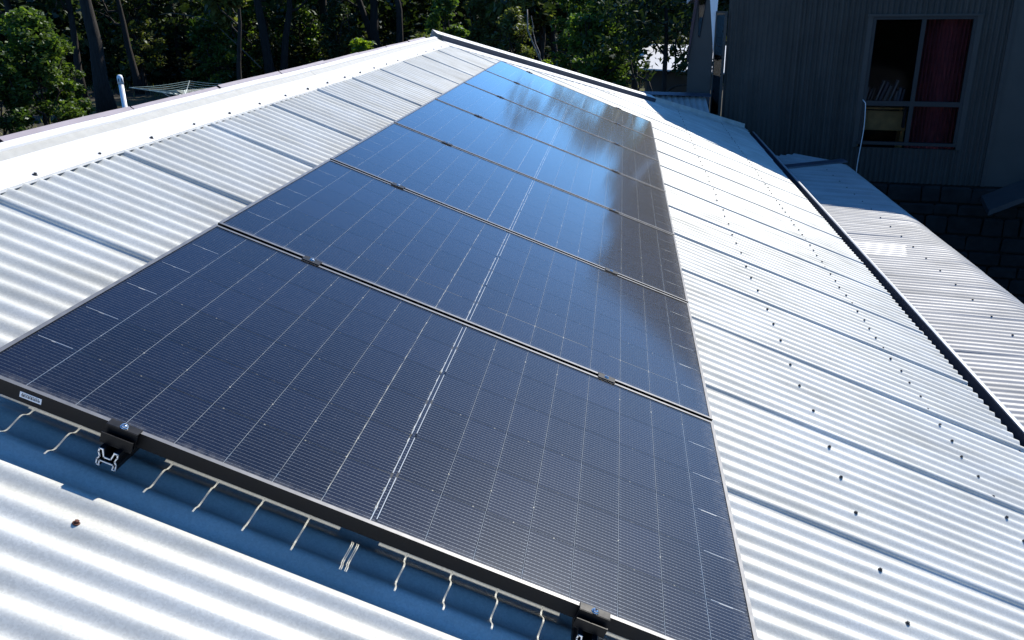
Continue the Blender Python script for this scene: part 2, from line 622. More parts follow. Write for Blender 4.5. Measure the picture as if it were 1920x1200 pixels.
# ------------------------------------------------------------------ main house
PITCH = 0.762 / 10.0
LAP0 = 0.945
HM = -0.118                       # mid height of the corrugations below the panel tops
AMP = 0.0082
U_TOP, U_EAVE = -0.80, 3.60
V_NEAR, V_RIDGE_END, SKEW = -3.7, 8.59, 0.933


def u_start(v):
    return np.maximum(U_TOP, -0.872 + (v - V_RIDGE_END) / SKEW + 0.05)


house = empty('metal_roofed_house', (1.2, 4.0, 0.0), label='single storey house under a pale corrugated metal roof with solar panels', cat='house')
HO = ploc(house)


def sheet_profile(w_under=0.03, step=14):
    """corrugation across one roof sheet, near edge a turned-down leg lapping the neighbour"""
    xs_, hs_ = [], []
    crest = 0.019
    for x, h in ((0.0030, -0.0125), (0.0006, -0.0105), (0.0, -0.0080), (0.0006, -0.0045), (0.0024, -0.0008), (0.0056, 0.0030), (0.0098, 0.0058), (0.0140, 0.0075)):
        xs_.append(x)
        hs_.append(h)
    n = int(10.4 * step)
    for i in range(n + 1):
        x = crest - PITCH * 0.02 + i * PITCH / step
        if x > 0.762 + w_under: break
        xs_.append(x)
        hs_.append(AMP * math.cos(2 * math.pi * (x - crest) / PITCH))
    xs_ = np.array(xs_)
    hs_ = np.array(hs_)
    lift = 0.0050 * np.clip(1 - xs_ / 0.045, 0, 1) + 0.0016 * np.clip(1 - xs_ / 0.762, -0.1, 1)
    return xs_, hs_ + lift


PX, PH = sheet_profile()
VPH = np.where(PX < 0.012, np.interp(PX, [0, 0.012], [-0.001, 0.0078]), PH - 0.0050 * np.clip(1 - PX / 0.045, 0, 1))
k0 = int(math.floor((V_NEAR - LAP0) / 0.762))
k1 = int(math.ceil((12.75 - LAP0) / 0.762))
for k in range(k0, k1):
    v0 = LAP0 + k * 0.762
    vv = v0 + PX
    us = u_start(vv)
    ok = us < U_EAVE - 0.02
    if ok.sum() < 4: continue
    vv_, us_, hh = vv[ok], us[ok], PH[ok]
    NS = 12
    V = []
    jit = random.uniform(-0.006, 0.008)
    ph1, ph2 = random.uniform(0, 6), random.uniform(0, 6)
    for j in range(NS + 1):
        f = j / NS
        uu = us_ + (U_EAVE + jit - us_) * f
        # slight waviness of thin sheet metal
        wob = 0.0016 * np.sin(uu * 2.1 + ph1) * np.sin(vv_ * 4.0 + ph2)
        V.append(uvn(uu, vv_, HM + hh + wob))
    V = np.concatenate(V) - HO
    n = len(vv_)
    idx = np.arange(n - 1)
    F = np.concatenate([np.stack([j * n + idx, (j + 1) * n + idx, (j + 1) * n + idx + 1, j * n + idx + 1], 1) for j in range(NS)])
    link('roof_sheet', mesh_np('roof_sheet', V, F, True), M['zinc'], house)

# screws of the roof sheets
sb = MB()
sb.tube([(0, 0, -0.001), (0, 0, 0.0015)], 0.0092, 10)
sb.tube([(0, 0, 0.0015), (0, 0, 0.0065)], [0.0062, 0.0058], 6)
SCREW = sb.mesh('roof_screw')
SCREW.materials.append(M['screw'])
RUSTY = SCREW.copy()
RUSTY.materials.clear()
RUSTY.materials.append(M['rust'])


def crest_v(i):
    return LAP0 + 0.019 + i * PITCH


def roof_screw(u, i, mesh=SCREW, n=None):
    v = crest_v(i)
    if u < float(u_start(np.array(v))) + 0.1: return
    p = uvn(u, v, HM + AMP + 0.002 if n is None else n) - HO
    o = link('roof_screw', mesh, None, house, p, (random.uniform(-.12, .12), A + random.uniform(-.12, .12), random.uniform(0, 1)))
    o.scale = (0.80, 0.80, 0.95)


i = -12
while crest_v(i) < 11.6:
    roof_screw(2.335 + random.uniform(-.012, .012), i)
    i += 3 if (i % 10) < 8 else 4
i = -8
while crest_v(i) < 12.4:
    roof_screw(3.09 + random.uniform(-.01, .01), i)
    i += 2
roof_screw(0.366, -15, RUSTY)
i = -12
while crest_v(i) < -0.25:
    roof_screw(1.35, i)
    i += 3

# capping along the high edge: flange, upstand, flat top, outer drop
VB0, VB1 = V_NEAR - 0.05, V_RIDGE_END - 0.02


def sweep_v(prof, v0, v1, name, mat, n=24):
    ts = np.linspace(v0, v1, n)
    V, F = [], []
    m = len(prof)
    w1, w2 = random.uniform(0, 6), random.uniform(0, 6)
    for t in ts:
        wob = 0.0025 * math.sin(t * 1.7 + w1) + 0.0012 * math.sin(t * 5.1 + w2)
        for a, b in prof:
            V.append(uvn(a, t, b + wob) - HO)
    for j in range(n - 1):
        for q in range(m - 1):
            F.append((j * m + q, j * m + q + 1, (j + 1) * m + q + 1, (j + 1) * m + q))
    return link(name, mesh_py(name, V, F), mat, house)


NB = HM + AMP + 0.004
cap_prof = [(-0.632, NB - 0.010), (-0.636, NB), (-0.640, NB + 0.002), (-0.770, NB + 0.005)]
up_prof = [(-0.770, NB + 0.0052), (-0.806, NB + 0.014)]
top_prof = [(-0.806, NB + 0.0142), (-0.810, NB + 0.022), (-0.842, NB + 0.026), (-0.845, NB + 0.024), (-0.850, NB - 0.10)]
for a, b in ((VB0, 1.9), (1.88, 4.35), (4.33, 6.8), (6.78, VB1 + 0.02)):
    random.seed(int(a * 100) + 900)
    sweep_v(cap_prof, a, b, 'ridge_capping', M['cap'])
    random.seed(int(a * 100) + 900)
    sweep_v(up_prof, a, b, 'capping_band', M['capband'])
    random.seed(int(a * 100) + 900)
    sweep_v(top_prof, a, b, 'capping_top', M['cap'])
# outer strip beyond the capping, in lengths with open joints
tk = [-2.0, -0.4, 0.45, 1.32, 2.19, 3.06, 3.94, 4.81, 5.68, 6.55, 7.42, 8.2]
for a, b in zip(tk[:-1], tk[1:]):
    q = [(-0.853, NB + 0.004), (-0.862, NB + 0.014), (-0.886, NB + 0.020), (-0.890, NB + 0.010), (-0.890, NB - 0.09)]
    sweep_v(q, a + 0.008, b - 0.008, 'fascia_strip', M['mauve'], 6)
# fixings in the capping
i = -2 - 25
while crest_v(i) < 8.2:
    p = uvn(-0.652, crest_v(i), NB + 0.003) - HO
    o = link('roof_screw', SCREW, None, house, p, (0, A, random.uniform(0, 1)))
    o.scale = (0.95, 0.95, 1.2)
    i += 5

# barge capping along the skewed far end
SK = np.array([1.0, SKEW])
SK = SK / np.linalg.norm(SK)
SP = np.array([-SK[1], SK[0]])        # outwards (far)


def sweep_skew(prof, u0, u1, name, mat, n=16):
    V, F = [], []
    m = len(prof)
    for t in np.linspace(u0, u1, n):
        base = np.array([t, V_RIDGE_END + (t + 0.872) * SKEW])
        for a, b in prof:
            q = base + SP * a
            V.append(uvn(q[0], q[1], b + 0.0015 * math.sin(t * 3)) - HO)
    for j in range(n - 1):
        for q in range(m - 1):
            F.append((j * m + q, (j + 1) * m + q, (j + 1) * m + q + 1, j * m + q + 1))
    return link(name, mesh_py(name, V, F), mat, house)


barge_prof = [(-0.26, NB - 0.010), (-0.255, NB + 0.002), (-0.045, NB + 0.006), (-0.042, NB + 0.058), (0.0, NB + 0.062), (0.004, NB + 0.058), (0.006, NB - 0.12)]
sweep_skew(barge_prof[:3], -0.80, 1.93, 'barge_flange', M['cap'])
sweep_skew([(-0.045, NB + 0.0065), (-0.043, NB + 0.058)], -0.80, 1.93, 'barge_upstand', M['gutter'])  # charcoal stands in for shade on this face turned from the sun
sweep_skew([(-0.046, NB + 0.0585), (-0.046, NB + 0.062), (0.075, NB + 0.072), (0.079, NB + 0.066), (0.081, NB - 0.12)], -0.86, 1.93, 'barge_capping', M['cap'])
sweep_skew([(-0.10, NB - 0.004), (-0.095, NB + 0.002), (-0.02, NB + 0.008), (0.0, NB + 0.02), (0.02, NB + 0.07)], 1.94, 3.56, 'apron_flashing', M['zinc'])
# eaves gutter: dark trough, the sun on its lip painted as paler metal
eav = uvn(np.array(U_EAVE), np.array(0.0), np.array(HM))
GX, GZ = eav[0], eav[2]
gp = [(-0.03, 0.01), (-0.03, -0.105), (0.095, -0.105), (0.105, -0.095), (0.110, -0.022), (0.104, -0.018), (0.092, -0.016), (0.089, -0.022), (0.085, -0.09), (-0.02, -0.095), (-0.024, 0.006)]
for a, b in ((V_NEAR - .05, 2.0), (2.004, 6.4), (6.404, 12.62)):
    mb = MB()
    mb.prism([(x, z) for x, z in gp], lambda x, z, t: (GX + x, t, GZ + z), a, b)
    gu = mb.build('gutter', M['gutter'], house, off=HO)
    lb = MB()
    lb.prism([(0.087, -0.0165), (0.111, -0.021), (0.113, -0.012), (0.100, -0.006), (0.088, -0.008)], lambda x, z, t: (GX + x, t, GZ + z), a + .002, b - .002)
    l = lb.build('gutter_lip', M['gutter_lip'], gu, off=HO)
# walls under the roof, following the skewed end
wl_pts = [(-0.6, V_NEAR + 0.4), (GX - 0.45, V_NEAR + 0.4), (GX - 0.45, 11.9), (-0.6, 8.45)]
mb = MB()
T = 0.2
for (a, b) in ((0, 1), (1, 2), (2, 3), (3, 0)):
    p, q = np.array(wl_pts[a]), np.array(wl_pts[b])
    d = (q - p) / np.linalg.norm(q - p)
    nrm = np.array([d[1], -d[0]]) * T / 2

    def top(x):
        return Z0 + (HM - AMP - 0.02) / math.cos(A) - math.tan(A) * x
    V = []
    for z in (0, 1):
        for s, e in ((p, -1), (p, 1), (q, 1), (q, -1)):
            c = s + nrm * e
            V.append((c[0], c[1], (top(c[0]) - 0.03) if z else 0.0))
    mb.add(V, [(0, 1, 2, 3), (7, 6, 5, 4), (0, 4, 5, 1), (1, 5, 6, 2), (2, 6, 7, 3), (3, 7, 4, 0)])
mb.build('wall', M['brickhouse'], house, off=HO)

# ------------------------------------------------------------------ solar array
L, W, G = 1.762, 1.134, 0.020
PW = W + G
FH = 0.035
CU_, CV_ = 0.105, 0.182
GAP = 0.0034
CGAP = 0.017
u_cells = []
m0 = (L - 16 * CU_ - 14 * GAP - CGAP) / 2
u = m0
for i in range(16):
    u_cells.append(u + CU_ / 2)
    u += CU_ + (CGAP if i == 7 else GAP)
v_cells = []
VGAP = 0.0034
mv = (W - 6 * CV_ - 5 * VGAP) / 2
for j in range(6):
    v_cells.append(mv + j * (CV_ + VGAP) + CV_ / 2)
# cell mesh with clipped corners
c = 0.0016
hx, hy = CU_ / 2, CV_ / 2
poly = [(-hx + c, -hy), (hx - c, -hy), (hx, -hy + c), (hx, hy - c), (hx - c, hy), (-hx + c, hy), (-hx, hy - c), (-hx, -hy + c)]
cb = MB()
cb.prism(poly, lambda a, b, t: (a, b, t), -0.0006, 0.0)
CELL = cb.mesh('cell')
CELL.materials.append(M['cell'])
# frame: four mitred lengths with lip, web and lower return
LIP = 0.0105


def frame_mesh():
    mb = MB()
    prof = [(0, 0), (LIP, 0), (LIP, -0.0030), (0.0022, -0.0030), (0.0022, -FH + 0.002), (0.028, -FH + 0.002), (0.028, -FH), (0, -FH)]
    n = len(prof)
    corners = [(0, 0, 1, 1), (L, 0, -1, 1), (L, W, -1, -1), (0, W, 1, -1)]
    V = []
    for cx, cy, sx, sy in corners:
        for a, b in prof:
            V.append((cx + sx * a, cy + sy * a, b))
    F = []
    for q in range(4):
        r = (q + 1) % 4
        for k in range(n):
            k2 = (k + 1) % n
            F.append((q * n + k2, q * n + k, r * n + k, r * n + k2))
    mb.add(V, F)
    m = mb.mesh('frame')
    m.materials.append(M['frame'])
    m.materials.append(M['lip'])
    for i_, f in enumerate(F):
        if i_ % n == 0: m.polygons[i_].material_index = 1
    return m


FRAME = frame_mesh()
gb = MB()
gb.add([(LIP - .002, LIP - .002, -0.0016), (L - LIP + .002, LIP - .002, -0.0016), (L - LIP + .002, W - LIP + .002, -0.0016), (LIP - .002, W - LIP + .002, -0.0016)], [(0, 1, 2, 3)])
GLASS = gb.mesh('glass')
GLASS.materials.append(M['glass'])
rb = MB()
rb.box(-0.0010, 0.0010, -0.082, 0.082, -0.0004, 0.0)
RIB = rb.mesh('bus_ribbon')
RIB.materials.append(M['ribbon'])
rb = MB()
rb.box(-0.042, 0.042, -0.0007, 0.0007, -0.0004, 0.0)
RIB2 = rb.mesh('end_ribbon')
RIB2.materials.append(M['ribbon'])
rb = MB()
rb.box(-0.0003, 0.0003, -W / 2 + 0.016, W / 2 - 0.016, -0.0003, 0.0)
TB_ = MB()
TB_.box(-0.0032, 0.0032, -W / 2 + 0.016, W / 2 - 0.016, -0.0003, 0.0)
TAPE = TB_.mesh('cover_tape')
TAPE.materials.append(M['cell'])
STRIP = rb.mesh('gap_strip')
STRIP.materials.append(M['strip'])
jb = MB()
jb.box(-0.045, 0.045, -0.03, 0.03, -0.018, 0.0, 0.003)
JBOX = jb.mesh('junction_box')
JBOX.materials.append(M['rubber'])

ordw = ['nearest', 'second', 'third', 'fourth', 'fifth', 'sixth', 'farthest']
plab = ['nearest dark solar panel, its front frame edge carrying a white serial label',
        'second solar panel from the camera, navy with a bright clamp on its near edge',
        'third solar panel from the camera, plain blue sky reflected on its left half',
        'fourth solar panel from the camera, middle of the row of seven',
        'fifth solar panel from the camera, with tree reflections in its left corner',
        'sixth solar panel from the camera, next to the last one of the row',
        'farthest solar panel, at the far end of the row by the barge capping']
ROT = (0, A, 0)
for k in range(7):
    p = uvn(np.array(0.0), np.array(k * PW), np.array(0.0))
    sp_ = empty('solar_panel', p, ROT, plab[k], 'solar panel', 'solar panels in one row on the roof')
    link('frame', FRAME, None, sp_)
    link('glass', GLASS, None, sp_)
    for uc in u_cells:
        for vc in v_cells:
            o = link('cell', CELL, None, sp_, (uc, vc, -0.0045))
    for vc in v_cells:
        for s in (-1, 1):
            st = 0.006 * s if s < 0 else 0.006
            link('bus_ribbon', RIB, None, sp_, (L / 2 + 0.0056 * s, vc + (0.005 if s > 0 else -0.005), -0.0040))  # pale ribbons also imitate light scattered in the centre slots
    link('cover_tape', TAPE, None, sp_, (L / 2, W / 2, -0.0042))
    for q in range(15):
        if q == 7: continue
        link('gap_strip', STRIP, None, sp_, (u_cells[q] + CU_ / 2 + GAP / 2, W / 2, -0.0044))
    for j in range(5):
        vb = v_cells[j] + CV_ / 2 + VGAP / 2
        for uc in (u_cells[0], u_cells[-1]):
            link('end_ribbon', RIB2, None, sp_, (uc, vb, -0.0036))
    for j in (1, 3, 5):
        link('junction_box', JBOX, None, sp_, (L / 2, v_cells[j - 1] + CV_ / 2, -0.0055))
    if k == 0:
        lb = MB()
        lb.box(0.115, 0.162, -0.0009, -0.0002, -0.0235, -0.0100)
        la = lb.build('serial_label', M['white'], sp_)
        xx = 0.119
        bb = MB()
        while xx < 0.158:
            w = random.choice((0.0005, 0.0009, 0.0014))
            bb.box(xx, xx + w, -0.0013, -0.0009, -0.0205, -0.0150)
            xx += w + random.choice((0.0005, 0.0008, 0.0012))
        for q in range(11):
            bb.box(0.120 + q * 0.0034, 0.1220 + q * 0.0034, -0.0013, -0.0009, -0.0140, -0.0122)
        link('barcode', bb.mesh('barcode'), M['ink'], la)

# mounting rails: extruded channel, black, with bright sawn ends
RW = 0.040
half = [(0.0200, 0.0), (0.0105, 0.0), (0.0105, -0.0040), (0.0145, -0.0045), (0.0085, -0.0175), (0.0, -0.0175)]
outer = [(0.0200, -0.0060), (0.0165, -0.0175), (0.0205, -0.0270), (0.0205, -0.0400), (0.0140, -0.0400), (0.0140, -0.0370), (0.0170, -0.0370),
         (0.0170, -0.0280), (0.0, -0.0260)]
TH = 0.0026


def rail_loop():
    # wall centre line of the section, drawn from the upper left lip round to the lower right foot
    right = [(0.0120, 0.0), (0.0195, 0.0), (0.0200, -0.0085), (0.0160, -0.0185), (0.0205, -0.0265), (0.0205, -0.0395), (0.0140, -0.0395)]
    web = [(0.0118, -0.0025), (0.0075, -0.0175), (-0.0075, -0.0175), (-0.0118, -0.0025)]
    web2 = [(0.0150, -0.0370), (0.0150, -0.0280), (-0.0150, -0.0280), (-0.0150, -0.0370)]
    left = [(-a, b) for a, b in right]
    return [right, left, web, web2]


def poly_wall(mb, pts, th, fn, t0, t1):
    for (a, b), (c_, d_) in zip(pts[:-1], pts[1:]):
        dx, dz = c_ - a, d_ - b
        l = math.hypot(dx, dz)
        nx, nz = -dz / l * th / 2, dx / l * th / 2
        ex, ez = dx / l * th * 0.45, dz / l * th * 0.45
        q = [(a - ex + nx, b - ez + nz), (c_ + ex + nx, d_ + ez + nz), (c_ + ex - nx, d_ + ez - nz), (a - ex - nx, b - ez - nz)]
        mb.prism(q, fn, t0, t1)


RAIL_U = (0.338, 1.377)
for ri, ru in enumerate(RAIL_U):
    p = uvn(np.array(ru), np.array(-0.045), np.array(-FH))
    rl = empty('mounting_rail', p, ROT, ['black aluminium rail under the upper part of the panel row, sawn end showing',
                                         'black aluminium rail under the lower part of the panel row, end at the picture foot'][ri], 'rail', 'mounting rails under the panels')
    mb = MB()
    for q in rail_loop():
        poly_wall(mb, q, TH, lambda a, b, t: (a, t, b), 0.002, 8.30)
    mb.build('channel', M['frame'], rl)
    eb = MB()
    for q in rail_loop():
        poly_wall(eb, q, TH, lambda a, b, t: (a, t, b), 0.0, 0.0018)
    eb.build('sawn_end', M['alu_cut'], rl)
    for q, fv in enumerate((0.16, 1.50, 2.85, 4.2, 5.55, 6.9, 8.0)):
        fv = round((fv - 0.045 - LAP0 - 0.019) / PITCH) * PITCH + LAP0 + 0.019 + 0.045
        fb = MB()
        fb.box(0.0215, 0.0265, fv - 0.02, fv + 0.02, -0.074, -0.008)
        fb.box(0.0215, 0.065, fv - 0.02, fv + 0.02, -0.0745, -0.0695)
        fb.tube([(0.047, fv, -0.0695), (0.047, fv, -0.062)], 0.008, 8)
        fb.build('rail_foot', M['frame'], rl)

# clamps
def clamp(kind, u, v, label):
    p = uvn(np.array(u), np.array(v), np.array(0.0))
    e = empty('panel_clamp', p, ROT, label, 'clamp', 'panel clamps')
    mb = MB()
    if kind == 'mid':
        mb.box(-0.030, 0.030, -0.0175, 0.0175, 0.0003, 0.0036, 0.0008)
        mb.box(-0.026, 0.026, -0.0085, 0.0085, -0.034, 0.0002)
        bz, bv = 0.0037, 0.0
    else:
        s = kind
        mb.box(-0.034, 0.034, min(s * -0.009, s * 0.013), max(s * -0.009, s * 0.013), 0.0004, 0.0038, 0.0008)
        mb.box(-0.034, 0.034, min(s * 0.010, s * 0.0138), max(s * 0.010, s * 0.0138), -0.0345, 0.0030)
        mb.box(-0.034, 0.034, min(s * 0.0142, s * 0.027), max(s * 0.0142, s * 0.027), -0.0345, -0.0305)
        mb.box(-0.034, 0.034, min(s * 0.0232, s * 0.027), max(s * 0.0232, s * 0.027), -0.0302, -0.010)
        bz, bv = 0.0040, 0.004 * s
    mb.build('clamp_body', M['frame'], e)
    bb = MB()
    bb.tube([(0, bv, bz - .0005), (0, bv, bz + 0.0012)], 0.0085, 14)
    bb.tube([(0, bv, bz + 0.0012), (0, bv, bz + 0.0052)], [0.0066, 0.0058], 14)
    b = bb.build('bolt', M['steel'], e, True)
    ib = MB()
    ib.tube([(0, bv, bz + 0.0050), (0, bv, bz + 0.0055)], 0.0028, 6)
    ib.build('hex_socket', M['dark'], b)


side = ['upper', 'lower']
for ri, ru in enumerate(RAIL_U):
    clamp(-1, ru + (0.0 if ri else 0.003), 0.0, f'black end clamp with steel bolt on the near panel edge, {side[ri]} rail')
    for k in range(1, 7):
        clamp('mid', ru - 0.004 + (0.006 if ri else 0), k * PW - G / 2, f'mid clamp between the {ordw[k-1]} and {ordw[k]} panels, {side[ri]} rail')
    clamp(1, ru, 7 * PW - G, f'end clamp on the far edge of the farthest panel, {side[ri]} rail')

# ------------------------------------------------------------------ lower bullnose veranda
ver = empty('bullnose_veranda', (4.0, 5.0, 0.0), label='lower veranda with a curved bullnose edge beyond the gutter', cat='veranda')
VO = ploc(ver)
VX0, VZ = 3.16, Z0 - 1.635
VB = math.radians(3.8)
VXS, VR = 4.42, 0.46


def ver_curve():
    pts = []
    for x in np.linspace(VX0, VXS, 8):
        z = VZ - math.tan(VB) * (x - 3.4)
        pts.append((x, z, math.sin(VB), math.cos(VB)))
    cx = VXS - VR * math.sin(VB)
    cz = VZ - math.tan(VB) * (VXS - 3.4) - VR * math.cos(VB)
    for ph in np.linspace(VB, math.radians(84), 14)[1:]:
        pts.append((cx + VR * math.sin(ph), cz + VR * math.cos(ph), math.sin(ph), math.cos(ph)))
    return pts


VC = ver_curve()


def ver_far(x):
    return 10.62 + (x - 3.57) * 0.86


VLAP = 0.45
for k in range(-4, 15):
    v0 = VLAP + k * 0.762
    vv = v0 + PX
    V = []
    n = len(vv)
    w1 = random.uniform(0, 6)
    for (x, z, sx, cz_) in VC:
        fy = np.minimum(vv, ver_far(x))
        h = VPH * 0.95 + 0.0016 * math.sin(x * 3 + w1)
        V.append(np.stack([x + h * sx, fy, z + h * cz_], 1))
    V = np.concatenate(V) - VO
    m_ = len(VC)
    idx = np.arange(n - 1)
    F = []
    for j in range(m_ - 1):
        f = np.stack([j * n + idx, (j + 1) * n + idx, (j + 1) * n + idx + 1, j * n + idx + 1], 1)
        keep = (V[f[:, 3], 1] - V[f[:, 0], 1] > 1e-4) | (V[f[:, 2], 1] - V[f[:, 1], 1] > 1e-4)
        F.append(f[keep])
    F = np.concatenate(F)
    if len(F) < 20: continue
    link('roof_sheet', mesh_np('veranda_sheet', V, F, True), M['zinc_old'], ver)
i = -20
while True:
    v = VLAP + 0.019 + i * PITCH
    if v > 10.8: break
    x = 4.165
    p = np.array([x, v, VZ - math.tan(VB) * (x - 3.4) + AMP + .002]) - VO
    link('roof_screw', SCREW, None, ver, p, (random.uniform(-.1, .1), VB, 0))
    i += 5
# bright patch piece laid over five corrugations
vp0 = 6.62
xs_ = np.linspace(0, 5 * PITCH, 71)
pv0 = VLAP + 0.019 + round((vp0 - VLAP) / PITCH) * PITCH - PITCH / 2
V = []
NSx = 10
for j in range(NSx + 1):
    f = j / NSx
    row = []
    for q, x_ in enumerate(xs_):
        ragged = 3.93 + 0.07 * math.sin(x_ * 2 * math.pi / PITCH) + 0.03 * math.sin(x_ * 170) + 0.35 * x_
        xx = 3.45 + (ragged - 3.45) * f
        h = -AMP * math.cos(2 * math.pi * x_ / PITCH) + 0.0045
        row.append((xx, pv0 + x_, VZ - math.tan(VB) * (xx - 3.4) + h))
    V += row
V = np.array(V) - VO
n = len(xs_)
idx = np.arange(n - 1)
F = np.concatenate([np.stack([j * n + idx, (j + 1) * n + idx, (j + 1) * n + idx + 1, j * n + idx + 1], 1) for j in range(NSx)])
link('patch_sheet', mesh_np('patch_sheet', V, F, True), M['zinc_patch'], ver)
# end closure and upper corrugated strip behind, posts, fascia
mb = MB()
for x in np.linspace(3.2, 4.4, 13):
    pass
b0 = np.array([3.25, ver_far(3.25) + .02])
b1 = np.array([4.58, ver_far(4.58) + .02])
dd = (b1 - b0) / np.linalg.norm(b1 - b0)
pp = np.array([-dd[1], dd[0]])
prof = [(-0.05, 0.012), (-0.045, 0.03), (0.03, 0.05), (0.06, 0.045), (0.07, -0.15)]
V = []
for s in (b0, b1):
    for a, b in prof:
        q = s + pp * a
        V.append((q[0], q[1], VZ - math.tan(VB) * (q[0] - 3.4) + b))
m_ = len(prof)
mb.add(V, [(q, m_ + q, m_ + q + 1, q + 1) for q in range(m_ - 1)])
mb.build('end_flashing', M['gutter'], ver, off=VO)
# coarse-ribbed strip that climbs from the far end to the tall wall
nr = 96
V = []
for j in range(2):
    for q in range(nr + 1):
        f = q / nr
        base = b0 + (b1 - b0) * f + pp * 0.05
        tip = base + np.array([-0.25, 0.0]) + pp * 0.55
        pt = base if j == 0 else tip
        h = 0.016 * math.cos(f * 2 * math.pi * 12)
        V.append((pt[0], pt[1], VZ - 0.02 - math.tan(VB) * (base[0] - 3.4) + (0.05 if j else 0.0) + h))
F = [(q, q + 1, nr + 1 + q + 1, nr + 1 + q) for q in range(nr)]
mb = MB().add(V, F)
mb.build('ribbed_strip', M['zinc_old'], ver, True, off=VO)
for yv in (-2.0, 1.0, 4.0, 7.0, 10.0):
    pb = MB()
    pb.box(4.24, 4.33, yv, yv + 0.09, 0.0, VZ - 0.21, 0.008)
    pb.build('post', M['stumptop'], ver, off=VO)
fb = MB()
fb.box(4.24, 4.33, -2.4, 10.6, VZ - 0.2095, VZ - 0.10)
fb.build('beam', M['stumptop'], ver, off=VO)

# ------------------------------------------------------------------ tall neighbour house with corrugated walls
TH10 = math.radians(10)
WD = np.array([math.cos(TH10), -math.sin(TH10)])
WN = np.array([math.sin(TH10), math.cos(TH10)])
WO = np.array([3.27, 12.8])
th_ = empty('two_storey_house', (WO[0], WO[1], 0.0), (0, 0, -TH10), 'tall dark house clad in upright corrugated sheets, one big window', 'house')
# children of th_ use local coordinates: x = along the wall, y = into the house, z = up from the ground
ZW0, ZW1 = Z0 - 2.18, Z0 + 2.15
WS0, WS1, WZ0, WZ1 = 1.74, 3.13, Z0 - 1.60, Z0 + 0.27


def wall_sheet(s0, s1, z0, z1, y0=0.0, ztop=None):
    n = int((s1 - s0) / PITCH * 12)
    V = []
    for q in range(n + 1):
        s = s0 + (s1 - s0) * q / n
        y = y0 - (0.0135 if s0 > 0.7 else 0.009) * math.cos(2 * math.pi * s / PITCH)
        zt = z1 if ztop is None else ztop(s)
        V.append((s, y, z0))
        V.append((s, y, zt))
    F = [(2 * q, 2 * q + 2, 2 * q + 3, 2 * q + 1) for q in range(n)]
    return link('wall_sheet', mesh_py('wall_sheet', V, F, True), M['wall'], th_)


def left_top(s):
    return Z0 + 2.15 if s > 0.6 else Z0 + 1.15 + (s + 0.35) / 0.95 * 1.0


ZT = ZW1
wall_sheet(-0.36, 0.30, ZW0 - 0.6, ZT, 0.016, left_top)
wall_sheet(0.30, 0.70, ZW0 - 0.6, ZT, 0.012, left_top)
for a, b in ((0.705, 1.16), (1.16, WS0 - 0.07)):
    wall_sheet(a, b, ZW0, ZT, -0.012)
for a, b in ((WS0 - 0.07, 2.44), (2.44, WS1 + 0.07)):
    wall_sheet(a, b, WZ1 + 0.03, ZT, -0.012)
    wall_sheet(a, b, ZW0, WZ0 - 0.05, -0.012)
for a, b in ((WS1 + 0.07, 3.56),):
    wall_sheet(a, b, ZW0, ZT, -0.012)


def tb(name, x0, x1, y0, y1, z0, z1, mat, par=None, bev=0.0):
    mb = MB()
    mb.box(x0, x1, y0, y1, z0, z1, bev)
    return mb.build(name, mat, par or th_)


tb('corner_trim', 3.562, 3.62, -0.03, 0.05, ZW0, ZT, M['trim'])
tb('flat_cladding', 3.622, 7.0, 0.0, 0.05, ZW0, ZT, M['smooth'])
tb('corner_trim', 0.690, 0.712, -0.022, 0.018, ZW0, ZT, M['trim'])
# structural shell
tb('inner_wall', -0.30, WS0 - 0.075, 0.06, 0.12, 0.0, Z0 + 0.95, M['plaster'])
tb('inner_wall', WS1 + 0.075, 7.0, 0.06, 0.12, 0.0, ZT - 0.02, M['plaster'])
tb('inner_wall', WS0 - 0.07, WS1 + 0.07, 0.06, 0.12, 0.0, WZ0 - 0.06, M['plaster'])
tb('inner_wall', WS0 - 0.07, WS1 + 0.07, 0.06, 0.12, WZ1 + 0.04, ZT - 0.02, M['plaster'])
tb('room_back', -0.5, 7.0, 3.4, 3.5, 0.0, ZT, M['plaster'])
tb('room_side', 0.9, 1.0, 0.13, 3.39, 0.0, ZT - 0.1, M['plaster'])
tb('room_side', 3.8, 3.9, 0.13, 3.39, 0.0, ZT - 0.1, M['plaster'])
tb('floor', 1.01, 3.79, 0.13, 3.39, WZ0 - 0.75, WZ0 - 0.6, M['timber'])
tb('ceiling', 1.01, 3.79, 0.13, 3.39, WZ1 + 0.35, WZ1 + 0.45, M['plaster'])
tb('end_wall', 7.0, 7.1, 0.0, 6.0, 0.0, ZT, M['smooth'])
# roof, dropping at the left end
mb = MB()
mb.add([(0.55, -0.10, ZT), (7.3, -0.10, ZT), (7.3, 6.2, ZT + 0.25), (0.55, 6.2, ZT + 0.25),
        (0.55, -0.10, ZT + 0.06), (7.3, -0.10, ZT + 0.06), (7.3, 6.2, ZT + 0.31), (0.55, 6.2, ZT + 0.31)],
       [(3, 2, 1, 0), (4, 5, 6, 7), (0, 1, 5, 4), (1, 2, 6, 5), (2, 3, 7, 6), (3, 0, 4, 7)])
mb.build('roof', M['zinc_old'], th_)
mb = MB()
za, zb = Z0 + 1.12, ZT
mb.add([(-1.0, -0.08, za - .65), (0.55, -0.08, zb), (0.55, 6.0, zb), (-1.0, 6.0, za - .65),
        (-1.0, -0.08, za - .58), (0.55, -0.08, zb + .06), (0.55, 6.0, zb + .06), (-1.0, 6.0, za - .58)],
       [(3, 2, 1, 0), (4, 5, 6, 7), (0, 1, 5, 4), (1, 2, 6, 5), (2, 3, 7, 6), (3, 0, 4, 7)])
mb.build('side_roof', M['zinc_old'], th_)
